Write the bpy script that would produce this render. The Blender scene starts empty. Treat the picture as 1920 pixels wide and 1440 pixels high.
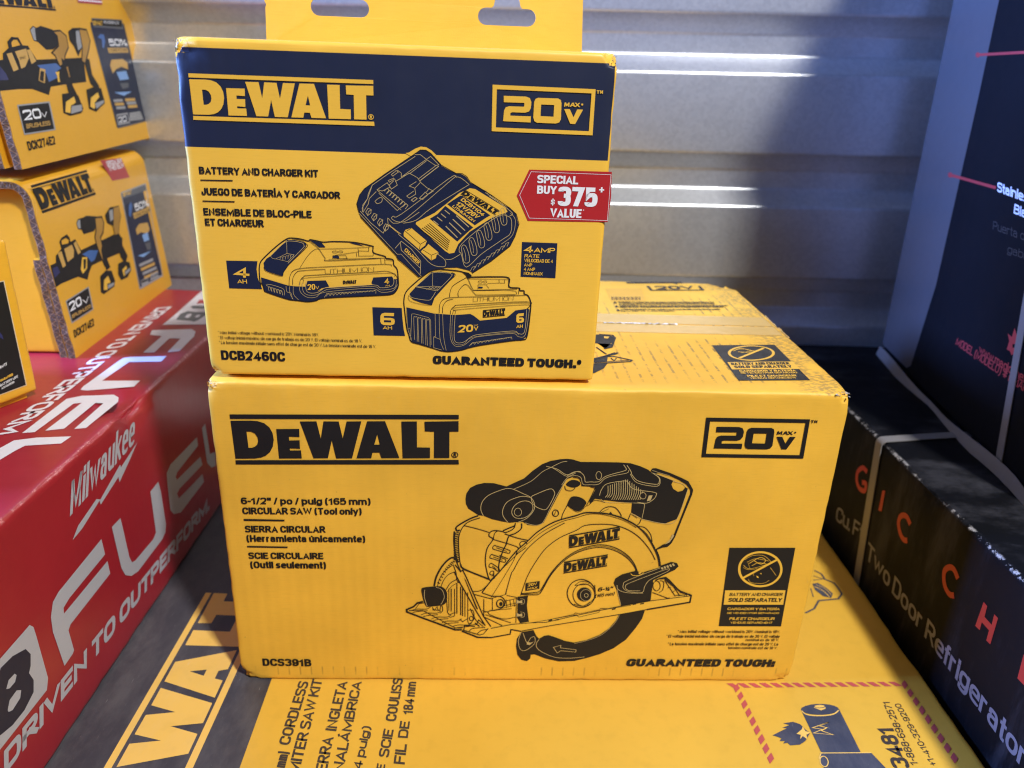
import bpy, bmesh, math, random
from mathutils import Vector, Matrix, noise
from mathutils.geometry import tessellate_polygon
random.seed(7)
scene = bpy.context.scene
# ---------------------------------------------------------------- camera
cam = bpy.data.objects.new('camera', bpy.data.cameras.new('camera'))
scene.collection.objects.link(cam); scene.camera = cam
cr, cu, cf = Vector((0.999264, 0.014562, 0.03548)), Vector((-0.038352, 0.379414, 0.924432)), Vector((0.0, 0.925113, -0.379693))
cam.matrix_world = Matrix(((cr.x, cu.x, -cf.x, 0), (cr.y, cu.y, -cf.y, 0), (cr.z, cu.z, -cf.z, 0.41866), (0, 0, 0, 1)))
cam.data.sensor_width = 36; cam.data.lens = 27.52
cam.data.clip_start = .02; cam.data.clip_end = 50
cam.data.dof.use_dof = True; cam.data.dof.focus_distance = .47; cam.data.dof.aperture_fstop = 7.5
# ---------------------------------------------------------------- light (storage unit lamp + added blue fill panel at the left standing in for daylight)
world = bpy.data.worlds.new('World'); scene.world = world; world.use_nodes = True
bg = world.node_tree.nodes['Background']; bg.inputs[0].default_value = (.50, .56, .80, 1); bg.inputs[1].default_value = .15
def area(name, loc, target, size, power, color, size_y=None):
    l = bpy.data.lights.new(name, 'AREA'); l.energy = power; l.color = color; l.size = size
    if size_y: l.shape = 'RECTANGLE'; l.size_y = size_y
    o = bpy.data.objects.new(name, l); scene.collection.objects.link(o); o.location = loc
    o.rotation_euler = (Vector(target) - Vector(loc)).to_track_quat('-Z', 'Y').to_euler()
    return o
area('ceiling_lamp', (.85, -.75, 2.1), (0, .6, .1), .16, 78, (1.0, .968, .925))
area('blue_fill_panel', (-1.25, .42, .63), (.42, .84, .45), .30, 75, (.19, .36, 1.0), .30)  # small unseen panel added at the left to turn the shaded right side blue
scene.view_settings.view_transform = 'Standard'; scene.view_settings.look = 'None'
scene.view_settings.exposure = 0; scene.view_settings.gamma = 1
scene.cycles.use_denoising = True; scene.cycles.filter_width = 1.15; scene.cycles.max_bounces = 6
# ---------------------------------------------------------------- materials
def base_mat(name):
    m = bpy.data.materials.new(name); m.use_nodes = True
    return m, m.node_tree, m.node_tree.nodes['Principled BSDF']
class NT:
    def __init__(s, nt): s.nt = nt
    def n(s, t, **k):
        x = s.nt.nodes.new(t)
        for a, b in k.items(): setattr(x, a, b)
        return x
    def put(s, sock, v):
        if isinstance(v, bpy.types.NodeSocket): s.nt.links.new(v, sock)
        else: sock.default_value = v
    def m(s, op, a, b=0.0, c=0.0, clamp=False):
        x = s.n('ShaderNodeMath', operation=op); x.use_clamp = clamp
        s.put(x.inputs[0], a); s.put(x.inputs[1], b); s.put(x.inputs[2], c); return x.outputs[0]
    def noise(s, vec, scale, detail=3, rough=.55):
        x = s.n('ShaderNodeTexNoise'); s.put(x.inputs['Vector'], vec); x.inputs['Scale'].default_value = scale
        x.inputs['Detail'].default_value = detail; x.inputs['Roughness'].default_value = rough; return x.outputs[0]
    def scaled(s, vec, sc):
        x = s.n('ShaderNodeMapping'); s.put(x.inputs[0], vec); x.inputs['Scale'].default_value = sc; return x.outputs[0]
    def mix(s, f, a, b):
        x = s.n('ShaderNodeMix', data_type='RGBA'); s.put(x.inputs[0], f); s.put(x.inputs[6], a); s.put(x.inputs[7], b); return x.outputs[2]
    def step(s, v, e, w):   # smooth 0..1 as v passes e
        x = s.n('ShaderNodeMapRange', interpolation_type='SMOOTHSTEP'); s.put(x.inputs[0], v)
        s.put(x.inputs[1], s.m('SUBTRACT', e, w) if isinstance(e, bpy.types.NodeSocket) else e - w)
        s.put(x.inputs[2], s.m('ADD', e, w) if isinstance(e, bpy.types.NodeSocket) else e + w); return x.outputs[0]
def c4(c): return (c[0], c[1], c[2], 1)
def card(name, col, rough=.5, bump=.25, var=.06, flute=0, extra=None, coat=0, flute_axis=0, scuff=0, dark=(.10, .07, .03), grime=None, spec=.5):
    """printed or plain cardboard: paper grain, flute ripple, faint scuffs; coordinates are the box's own"""
    m, nt, p = base_mat(name); g = NT(nt)
    tc = g.n('ShaderNodeTexCoord').outputs['Object']; sep = g.n('ShaderNodeSeparateXYZ'); g.put(sep.inputs[0], tc)
    X, Y, Z = sep.outputs
    big = g.noise(tc, 9, 4); fine = g.noise(tc, 1400, 2); mid = g.noise(tc, 70, 4)
    colr = g.mix(g.m('MULTIPLY', g.step(big, .5, .25), 1.0), c4([x * (1 - var) for x in col]), c4([min(1, x * (1 + var)) for x in col]))
    fib = g.noise(g.scaled(tc, (60, 60, 900) if flute_axis == 0 else (900, 60, 60)), 1.6, 3)
    colr = g.mix(g.m('MULTIPLY', g.step(fib, .60, .14), .15), colr, c4([x * .66 for x in col]))
    if scuff:
        sc = g.m('MULTIPLY', g.step(g.noise(g.scaled(tc, (1, 3, 2.2)), 60, 6, .7), .68, .05), scuff)
        colr = g.mix(sc, colr, c4([min(1, x * .55 + .16) for x in col]))
    if grime: colr = grime(g, X, Y, Z, tc, colr)
    if extra: colr = extra(g, X, Y, Z, tc, colr)
    g.put(p.inputs['Base Color'], colr)
    g.put(p.inputs['Roughness'], g.m('ADD', rough, g.m('MULTIPLY', g.m('SUBTRACT', mid, .5), .16)))
    h = g.m('ADD', g.m('MULTIPLY', fine, .25), g.m('MULTIPLY', mid, .55))
    h = g.m('ADD', h, g.m('MULTIPLY', g.noise(tc, 22, 3), 2.2))
    if flute:
        w = g.m('SINE', g.m('MULTIPLY', (X, Y, Z)[flute_axis], 2 * math.pi / .0075)); h = g.m('ADD', h, g.m('MULTIPLY', w, flute))
    b = g.n('ShaderNodeBump'); b.inputs['Strength'].default_value = bump; b.inputs['Distance'].default_value = .0006
    g.put(b.inputs['Height'], h); g.put(p.inputs['Normal'], b.outputs[0])
    p.inputs['Specular IOR Level'].default_value = spec
    if coat: p.inputs['Coat Weight'].default_value = coat; p.inputs['Coat Roughness'].default_value = .22
    return m
YEL = (.80, .475, .052); NAVY = (.0095, .0155, .046); BLK = (.0105, .010, .0115)
def saw_marks(g, X, Y, Z, tc, col):
    # dark smudges along the flute crowns, on the top and in a row low on the front
    s = g.m('SINE', g.m('ADD', g.m('MULTIPLY', X, 2 * math.pi / .0079), g.m('MULTIPLY', g.noise(tc, 12), .8)))
    line = g.step(s, .80, .16)
    blot = g.step(g.noise(g.scaled(tc, (1, .9, .9)), 120, 5, .75), .50, .07)
    patch = g.m('MULTIPLY', g.m('MULTIPLY', g.step(g.noise(tc, 14, 2), .50, .08), g.step(X, .22, .12)), g.step(Y, .014, .006))
    right = g.step(X, .372, .012)
    top = g.step(Z, .2312, .0006)
    band = g.m('MULTIPLY', g.step(Z, .0050, .001), g.m('SUBTRACT', 1.0, g.step(Z, .0125, .0012)))
    band = g.m('MULTIPLY', band, g.m('MULTIPLY', g.step(s, .90, .08), g.step(g.noise(tc, 38, 4), .52, .12)))
    rub = g.m('MULTIPLY', right, g.m('MULTIPLY', g.step(g.noise(g.scaled(tc, (.8, 1.3, 1)), 330, 4), .50, .10), g.step(g.noise(tc, 30, 3), .40, .1)))
    f = g.m('MULTIPLY', top, g.m('MAXIMUM', g.m('MULTIPLY', g.m('MULTIPLY', line, blot), patch), g.m('MULTIPLY', rub, .8)))
    col = g.mix(g.m('MULTIPLY', f, .7), col, (.15, .11, .06, 1))
    col = g.mix(g.m('MULTIPLY', band, .55), col, (.30, .17, .03, 1))
    spot = g.step(g.noise(tc, 330, 2), .76, .03)
    return g.mix(g.m('MULTIPLY', spot, .5), col, (.25, .15, .03, 1))
def charger_band(g, X, Y, Z, tc, col):
    lo = g.m('ADD', .13690, g.m('MULTIPLY', X, -.0017)); hi = .1873
    k = g.m('MULTIPLY', g.step(Z, lo, .00008), g.m('SUBTRACT', 1.0, g.step(Z, hi, .00008)))
    k = g.m('MULTIPLY', k, g.m('SUBTRACT', 1.0, g.step(Y, .0024, .0002)))
    edge = g.step(g.m('ADD', X, g.m('MULTIPLY', g.noise(tc, 60, 3), .0012)), .2331, .0002)
    k2 = g.m('MULTIPLY', k, g.m('SUBTRACT', 1.0, edge))
    col = g.mix(k2, col, c4(NAVY))
    return col
def edge_wear(H, amt=.7, c=(.55, .55, .57, 1)):
    def f(g, X, Y, Z, tc, col):
        d = g.m('MAXIMUM', g.m('ABSOLUTE', g.m('SUBTRACT', Z, H)), g.m('ABSOLUTE', Y))
        e = g.m('SUBTRACT', 1.0, g.step(d, .0022, .0012))
        n = g.step(g.m('ADD', g.noise(tc, 210, 5, .7), g.m('MULTIPLY', g.noise(tc, 9, 2), .35)), .72, .06)
        return g.mix(g.m('MULTIPLY', g.m('MULTIPLY', e, n), amt), col, c)
    return f
def dusty(g, X, Y, Z, tc, col):
    n = g.m('MULTIPLY', g.step(g.noise(g.scaled(tc, (1, .4, 1)), 26, 7, .75), .55, .18), .10)
    col = g.mix(n, col, (.55, .52, .50, 1))
    return g.mix(g.m('MULTIPLY', g.step(g.noise(g.scaled(tc, (4, .5, 1)), 110, 4, .7), .70, .04), .25), col, (.6, .58, .56, 1))
def smear(g, X, Y, Z, tc, col):
    n = g.step(g.noise(g.scaled(tc, (1.2, .6, .3)), 18, 6, .7), .60, .12)
    return g.mix(g.m('MULTIPLY', n, .12), col, (.25, .25, .30, 1))
M = {
 'saw_yellow': card('saw_yellow_cardboard', (.80, .455, .044), .56, .55, .12, .10, saw_marks, scuff=.12),
 'kit_yellow': card('kit_yellow_cardboard', (.84, .50, .055), .46, .2, .05, .10, charger_band, coat=.08),
 'tab_yellow': card('hang_tab_yellow', YEL, .48, .6, .06, 0),
 'base_yellow': card('base_yellow_cardboard', (.67, .395, .045), .48, .25, .04, .12, scuff=.15, coat=.1),
 'drill_yellow': card('drill_yellow_cardboard', (.72, .37, .020), .42, .15, .04, .1, coat=.2),
 'red_card': card('red_cardboard', (.34, .017, .030), .36, .14, .08, .1, edge_wear(.172, .5, (.75, .35, .36, 1)), coat=.15, scuff=.05),
 'black_card': card('black_cardboard', (.0035, .004, .006), .62, .2, .1, 0, edge_wear(.128, .85), grime=smear, spec=.12),
 'black_card_tall': card('tall_black_cardboard', (.0075, .0085, .0125), .5, .12, .1, 0, edge_wear(0, .5), spec=.05),
 # inks
 'black': card('black_ink', BLK, .5, .18, .1, 0, spec=.3), 'navy': card('navy_ink', NAVY, .42, .12, .08, 0, spec=.4),
 'yellow': card('yellow_ink', YEL, .42, .14, .03, 0), 'yellowb': card('yellow_ink_base', (.80, .50, .10), .5, .2, .04, 0, grime=dusty),
 'gold': card('gold_line_ink', (.50, .38, .16), .5, .1, .03), 'white': card('white_ink', (.78, .80, .84), .4, .1, .02),
 'red': card('red_ink', (.42, .018, .022), .38, .12, .04), 'red2': card('rose_ink', (.42, .05, .055), .4, .1, .04),
 'char': card('charcoal_ink', (.040, .039, .050), .5, .3, .1, 0, grime=dusty), 'charb': card('brown_black_ink', (.045, .035, .03), .5, .2, .1),
 'bluek': card('slate_ink', (.035, .042, .07), .5, .2, .1, grime=dusty), 'redo': card('brick_red_ink', (.45, .075, .07), .5, .2, .08),
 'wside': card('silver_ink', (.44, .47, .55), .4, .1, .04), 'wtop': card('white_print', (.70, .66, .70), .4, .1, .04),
 'greyk': card('grey_print', (.12, .13, .14), .4, .1, .05), 'gk': card('dim_grey_ink', (.17, .17, .20), .5, .1, .05),
 'redk': card('deep_red_ink', (.40, .018, .020), .45, .1, .05), 'redl': card('callout_red_ink', (.38, .04, .05), .45, .1, .05),
 'greyd': card('door_picture_ink', (.085, .09, .11), .34, .08, .04), 'wk': card('cool_white_ink', (.75, .80, .95), .4, .1, .02),
 'dk': card('dark_grey_ink', (.035, .037, .045), .45, .1, .05), 'tanp': card('label_tan_ink', (.72, .39, .04), .5, .2, .03), 'tool': card('tool_yellow_ink', (.42, .22, .03), .45, .1, .25), 'tan': card('tan_ink', (.55, .33, .08), .45, .1, .05),
 'grey': card('grey_ink', (.30, .31, .33), .4, .1, .05), 'grey2': card('dark_steel_ink', (.09, .10, .12), .4, .1, .05),
 'blue': card('blue_ink', (.04, .12, .36), .4, .1, .3), 'blue2': card('deep_blue_ink', (.02, .025, .12), .4, .1, .3),
 'lblue': card('light_blue_ink', (.18, .33, .62), .4, .1, .2), 'tanl': card('pale_tan_ink', (.6, .5, .35), .45, .1, .05),
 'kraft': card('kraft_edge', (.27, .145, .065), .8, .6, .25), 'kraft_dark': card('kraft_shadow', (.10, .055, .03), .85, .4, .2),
 'paper': card('torn_paper', (.62, .60, .56), .8, .8, .2), 'strap': card('white_strapping', (.20, .195, .20), .42, .2, .06),
 'tape': card('packing_tape', (.76, .49, .14), .14, .5, .03, coat=.5), 'flapedge': card('board_edge', (.48, .36, .22), .8, .3, .2),
 'floor': card('concrete', (.10, .10, .10), .8, .5, .3),
}
def galv():
    m, nt, p = base_mat('galvanised_steel'); g = NT(nt)
    tc = g.n('ShaderNodeTexCoord').outputs['Object']
    v = g.n('ShaderNodeTexVoronoi'); g.put(v.inputs['Vector'], tc); v.inputs['Scale'].default_value = 300
    sp = g.n('ShaderNodeSeparateColor'); g.put(sp.inputs[0], v.outputs['Color'])
    n = g.noise(tc, 420, 4, .7); big = g.noise(g.scaled(tc, (1, 1, 1.6)), 7, 3)
    t = g.m('ADD', g.m('MULTIPLY', sp.outputs[0], .35), g.m('ADD', g.m('MULTIPLY', n, .5), g.m('MULTIPLY', big, .5)))
    g.put(p.inputs['Base Color'], g.mix(g.step(t, .66, .35), (.55, .57, .60, 1), (.66, .68, .71, 1)))
    p.inputs['Metallic'].default_value = .7
    g.put(p.inputs['Roughness'], g.m('ADD', .26, g.m('MULTIPLY', n, .14)))
    b = g.n('ShaderNodeBump'); b.inputs['Strength'].default_value = .25; b.inputs['Distance'].default_value = .0006
    g.put(b.inputs['Height'], g.m('ADD', g.m('MULTIPLY', n, .8), g.m('MULTIPLY', big, 2.0))); g.put(p.inputs['Normal'], b.outputs[0])
    return m
M['steel'] = galv()
# ---------------------------------------------------------------- object helpers
COL = scene.collection
def tag(o, label=None, cat=None, group=None, kind=None):
    for k, v in (('label', label), ('category', cat), ('group', group), ('kind', kind)):
        if v: o[k] = v
    return o
def thing(name, O, U, V, label, cat, group=None):
    O, U, V = Vector(O), Vector(U), Vector(V); I = V.cross(U)      # I points into the box
    o = bpy.data.objects.new(name, None); COL.objects.link(o); o.empty_display_size = .05
    o.matrix_world = Matrix(((U.x, I.x, V.x, O.x), (U.y, I.y, V.y, O.y), (U.z, I.z, V.z, O.z), (0, 0, 0, 1)))
    o['_m'] = 1; INV[o.name] = o.matrix_world.inverted()
    del o['_m']
    return tag(o, label, cat, group)
INV = {}
def mk(name, verts, faces, mats, parent=None, fm=None, smooth=False, world=True, label=None, kind=None):
    """one mesh object; verts in world space (world=True) or in the parent's own space"""
    me = bpy.data.meshes.new(name)
    if parent is not None and world: inv = INV[parent.name]; verts = [inv @ Vector(v) for v in verts]
    me.from_pydata([tuple(v) for v in verts], [], faces)
    for m in (mats if isinstance(mats, (list, tuple)) else [mats]): me.materials.append(m)
    if fm: me.polygons.foreach_set('material_index', fm)
    if smooth: me.polygons.foreach_set('use_smooth', [True] * len(me.polygons))
    me.validate(); me.update()
    o = bpy.data.objects.new(name, me); COL.objects.link(o)
    if parent is not None: o.parent = parent
    return tag(o, label, kind=kind)
def rounded_box(W, D, H, r=.002, step=.008, wob=.0005, dents=(), lines=((), (), ()), groove=None, seed=0, rtop=None):
    """local box 0..W, 0..D (into), 0..H with soft edges, slightly wavy like board; returns verts, faces"""
    dims = (W, D, H)
    def ticks(L, ex):
        t = [0, r * .25, r * .55, r, r * 2, r * 3.5]; t = [x for x in t if x < L / 2]; t += [L - x for x in t]
        n = max(1, int((L - 7 * r) / step))
        t += [3.5 * r + (L - 7 * r) * i / n for i in range(1, n)] + list(ex)
        return sorted(set(round(x, 6) for x in t))
    T = [ticks(dims[i], lines[i]) for i in range(3)]
    idx = {}; V = []; F = []
    def vid(p):
        k = tuple(round(x, 6) for x in p)
        if k not in idx: idx[k] = len(V); V.append(k)
        return idx[k]
    for ax in range(3):
        a, b = (ax + 1) % 3, (ax + 2) % 3
        for side in (0, dims[ax]):
            for i in range(len(T[a]) - 1):
                for j in range(len(T[b]) - 1):
                    q = []
                    for (x, y) in ((T[a][i], T[b][j]), (T[a][i + 1], T[b][j]), (T[a][i + 1], T[b][j + 1]), (T[a][i], T[b][j + 1])):
                        p = [0, 0, 0]; p[ax] = side; p[a] = x; p[b] = y; q.append(vid(p))
                    F.append(q if side else q[::-1])
    out = []
    for p in V:
        p = Vector(p); inner = Vector([min(max(p[i], r), dims[i] - r) for i in range(3)]); d = p - inner
        if d.length > 1e-9: p2 = inner + d.normalized() * r
        else: p2 = p.copy()
        # edge wobble: only close to edges, pulls inward
        near = sorted(min(p[i], dims[i] - p[i]) for i in range(3))
        m = max(0, 1 - near[1] / .0045)
        if m > 0 and wob:
            nv = noise.noise_vector(Vector((p.x * 42 + seed, p.y * 42, p.z * 42))) + .6 * noise.noise_vector(Vector((p.x * 190 + seed, p.y * 190, p.z * 190)))
            c = Vector([(dims[i] / 2 - p[i]) for i in range(3)]); s = Vector([1 if c[i] > 0 else -1 for i in range(3)])
            for i in range(3):
                if min(p[i], dims[i] - p[i]) < .0045: p2[i] += s[i] * abs(nv[i]) * wob * m * 2.2
        for (cx, cy, cz, R, dx, dy, dz) in dents:
            q = (Vector(p) - Vector((cx, cy, cz))).length / R
            if q < 1:
                f = (1 - q * q) ** 2; nn = noise.noise(Vector((p.x * 330 + seed, p.y * 330, p.z * 330)))
                p2 += Vector((dx, dy, dz)) * f * (1 + 1.1 * nn)
        if groove and abs(p.y - groove) < .0011 and p.z > H - 1e-6 and .006 < p.x < W - .006: p2.z -= .0045
        out.append(p2)
    return out, F
def shifted(Vs, off): return [Vector(v) + Vector(off) for v in Vs]
def catmull(P, closed, n=4):
    L = len(P)
    if L < 3: return P
    out = []
    for i in range(L if closed else L - 1):
        p0, p1, p2, p3 = (P[(i - 1) % L], P[i], P[(i + 1) % L], P[(i + 2) % L]) if closed else (P[max(i - 1, 0)], P[i], P[i + 1], P[min(i + 2, L - 1)])
        for k in range(n):
            t = k / n
            out.append(tuple(.5 * ((2 * p1[j]) + (-p0[j] + p2[j]) * t + (2 * p0[j] - 5 * p1[j] + 4 * p2[j] - p3[j]) * t * t + (-p0[j] + 3 * p1[j] - 3 * p2[j] + p3[j]) * t ** 3) for j in (0, 1)))
    if not closed: out.append(P[-1])
    return out
def ribbon(P, w, closed):
    Q = [P[0]]
    for q in P[1:]:
        if (q[0] - Q[-1][0]) ** 2 + (q[1] - Q[-1][1]) ** 2 > 1e-6: Q.append(q)
    P = Q; n = len(P); V = []; F = []
    if n < 2: return V, F
    for i in range(n):
        a = P[i - 1] if (i or closed) else None; b = P[(i + 1) % n] if (i < n - 1 or closed) else None
        d1 = Vector((P[i][0] - a[0], P[i][1] - a[1])) if a else None; d2 = Vector((b[0] - P[i][0], b[1] - P[i][1])) if b else None
        d1 = d1.normalized() if d1 and d1.length > 1e-9 else None; d2 = d2.normalized() if d2 and d2.length > 1e-9 else None
        d1 = d1 or d2; d2 = d2 or d1
        t = d1 + d2
        if t.length < .3: t = d1
        t.normalize(); nn = Vector((-t.y, t.x)); c = max(.45, nn.dot(Vector((-d1.y, d1.x)))); h = w / 2 / c
        V += [(P[i][0] + nn.x * h, P[i][1] + nn.y * h), (P[i][0] - nn.x * h, P[i][1] - nn.y * h)]
    for i in range(n if closed else n - 1):
        j = (i + 1) % n; F.append((2 * i, 2 * i + 1, 2 * j + 1, 2 * j))
    return V, F
def polyfill(outer, holes):
    loops = [[Vector((x, y, 0)) for x, y in l] for l in [outer] + list(holes)]
    tri = tessellate_polygon(loops); V = [(v.x, v.y) for l in loops for v in l]
    return V, [tuple(t) for t in tri]
# a plain condensed grotesque, drawn as pen strokes on a unit cell; 'r' rounds a corner, 'z' closes a stroke, relative widths follow
FONT = {}
def _font(spec):
    for ln in spec.strip().splitlines():
        ch, w, rest = ln.split(' ', 2); st = []
        for s in rest.split(';'):
            s = s.strip(); cl = s.endswith('z'); s = s.rstrip('z').strip(); P = []
            for q in s.split():
                rd = q.endswith('r'); x, y = q.rstrip('r').split(','); P.append((float(x), float(y), rd))
            st.append((P, cl))
        FONT[ch] = (float(w), st)
_font("""
A 1.08 0,0 .5,1 1,0;.22,.27 .78,.27
B 1 0,0 0,1 .92,1r .92,.53r 0,.53;0,.53 1,.53r 1,0r 0,0
C 1 1,.68 1,1r 0,1r 0,0r 1,0r 1,.32
D 1 0,0 0,1 1,1r 1,0r z
E .88 1,1 0,1 0,0 1,0;0,.52 .85,.52
F .85 1,1 0,1 0,0;0,.5 .85,.5
G 1.02 1,.74 1,1r 0,1r 0,0r 1,0r 1,.44 .6,.44
H 1 0,0 0,1;1,0 1,1;0,.52 1,.52
I 0 .5,0 .5,1
J .85 1,1 1,0r 0,0r 0,.3
K 1.02 0,0 0,1;1,1 .05,.42;.35,.62 1,0
L .82 0,1 0,0 1,0
M 1.3 0,0 0,1 .5,.15 1,1 1,0
N 1.02 0,0 0,1 1,0 1,1
O 1.02 0,0r 1,0r 1,1r 0,1r z
P .95 0,0 0,1 1,1r 1,.45r 0,.45
Q 1.02 0,0r 1,0r 1,1r 0,1r z;.6,.25 1,-.05
R 1 0,0 0,1 .95,1r .95,.48r 0,.48;.45,.48 1,0
S .98 1,.80 1,1r 0,1r 0,.54r 1,.5r 1,0r 0,0r 0,.20
T .95 0,1 1,1;.5,1 .5,0
U 1 0,1 0,0r 1,0r 1,1
V 1.05 0,1 .5,0 1,1
W 1.5 0,1 .25,0 .5,.92 .75,0 1,1
X 1.02 0,0 1,1;0,1 1,0
Y 1.02 0,1 .5,.42 1,1;.5,.42 .5,0
Z .9 0,1 1,1 0,0 1,0
0 .95 0,0r 1,0r 1,1r 0,1r z
1 .66 0,.76 .75,1 .75,0
2 .95 0,.76 0,1r 1,1r 1,.55r 0,.0 1,0
3 .95 0,.82 0,1r 1,1r 1,.54r .4,.54;.4,.54 1,.54r 1,0r 0,0r 0,.18
4 1 .72,0 .72,1 0,.24 1,.24
5 .95 .95,1 .06,1 0,.5 .15,.62r 1,.66r 1,0r 0,0r 0,.16
6 .95 .95,.84 .95,1r 0,1r 0,0r 1,0r 1,.58r 0,.58r 0,.4
7 .9 0,1 1,1 .35,0
8 .95 .04,.54r .96,.54r .96,1r .04,1r z;0,0r 1,0r 1,.54r 0,.54r z
9 .95 .05,.16 .05,0r 1,0r 1,1r 0,1r 0,.42r 1,.42r 1,.6
a .88 .06,.58 .06,.7r .9,.7r .9,0;.9,.42 0,.40r 0,0r .9,0r .9,.15
b .9 0,1 0,0 ;0,.7r 1,.7r 1,0r 0,0r z
c .84 1,.48 1,.7r 0,.7r 0,0r 1,0r 1,.22
d .9 1,1 1,0;0,.7r 1,.7r 1,0r 0,0r z
e .88 0,.36 1,.36 1,.7r 0,.7r 0,0r 1,0r 1,.08
f .5 1,1 .4,1r .4,0;0,.7 .95,.7
g .9 1,.7 1,-.25r 0,-.25r 0,-.12;0,.7r 1,.7r 1,.02r 0,.02r z
h .88 0,0 0,1;0,.45 0,.7r 1,.7r 1,0
i 0 .5,0 .5,.7;.5,.93 .5,1
j .3 1,.7 1,-.25r 0,-.25;1,.93 1,1
k .88 0,0 0,1;.95,.7 .05,.28;.35,.42 1,0
l 0 .5,0 .5,1
m 1.35 0,0 0,.7;0,.45 0,.7r .5,.7r .5,0;.5,.45 .5,.7r 1,.7r 1,0
n .88 0,0 0,.7;0,.45 0,.7r 1,.7r 1,0
o .9 0,0r 1,0r 1,.7r 0,.7r z
p .9 0,.7 0,-.28;0,.7r 1,.7r 1,0r 0,0r z
r .64 0,0 0,.7;0,.4 0,.7r 1,.68
s .82 .95,.62 .95,.7r .05,.7r .05,.36r .95,.34r .95,0r 0,0r 0,.08
t .5 .45,.95 .45,0r 1,0;0,.7 1,.7
u .88 0,.7 0,0r 1,0r 1,.25;1,.7 1,0
v .9 0,.7 .5,0 1,.7
w 1.3 0,.7 .25,0 .5,.64 .75,0 1,.7
x .9 0,0 1,.7;0,.7 1,0
y .9 0,.7 .5,0;1,.7 .35,-.27
. 0 .5,0 .5,.02
, 0 .5,.02 .4,-.14
: 0 .5,0 .5,.02;.5,.6 .5,.62
- .5 0,.42 1,.42
/ .6 0,0 1,1
( .52 1,1.1 .1,.85r .1,.0r 1,-.25
) .52 0,1.1 .9,.85r .9,.0r 0,-.25
* .3 .5,.95 .5,.75;.2,.8 .8,.9;.2,.9 .8,.8
+ .7 .5,.15 .5,.85;0,.5 1,.5
% 1.2 .1,0 .9,1;0,.7r .3,.7r .3,1r 0,1r z;.7,0r 1,0r 1,.3r .7,.3r z
$ .9 .95,.72 .95,.9r .05,.9r .05,.52r .95,.48r .95,.1r .05,.1r .05,.28;.5,-.12 .5,1.12
# 1 .3,0 .45,1;.65,0 .8,1;0,.3 1,.3;.1,.7 1,.7
" .6 0,.75 0,1;1,.75 1,1
® .5 0,.6r 1,.6r 1,1r 0,1r z
½ 1.1 0,.9 .15,1 .15,.6;.15,.05 .8,1;.6,.35 1,.45r 1,.3r .6,0 1,0
""")
for a_, b_ in (('Á', 'A'), ('É', 'E'), ('Í', 'I'), ('í', 'i'), ('á', 'a'), ('ú', 'u'), ('é', 'e')):
    w_, s_ = FONT[b_]; hi = 1.18 if a_.isupper() else .88
    s_ = s_[:1] if b_ == 'i' else s_
    FONT[a_] = (w_, s_ + [([(.45, hi, False), (.75, hi + .12, False)] if w_ else [(.5, hi, False), (.5, hi + .12, False)], False)])
CT = .80
def weight(b): return .07 if b < 0 else .125 + 5.4 * min(b, .02) + 2.6 * max(0, b - .02)
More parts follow.
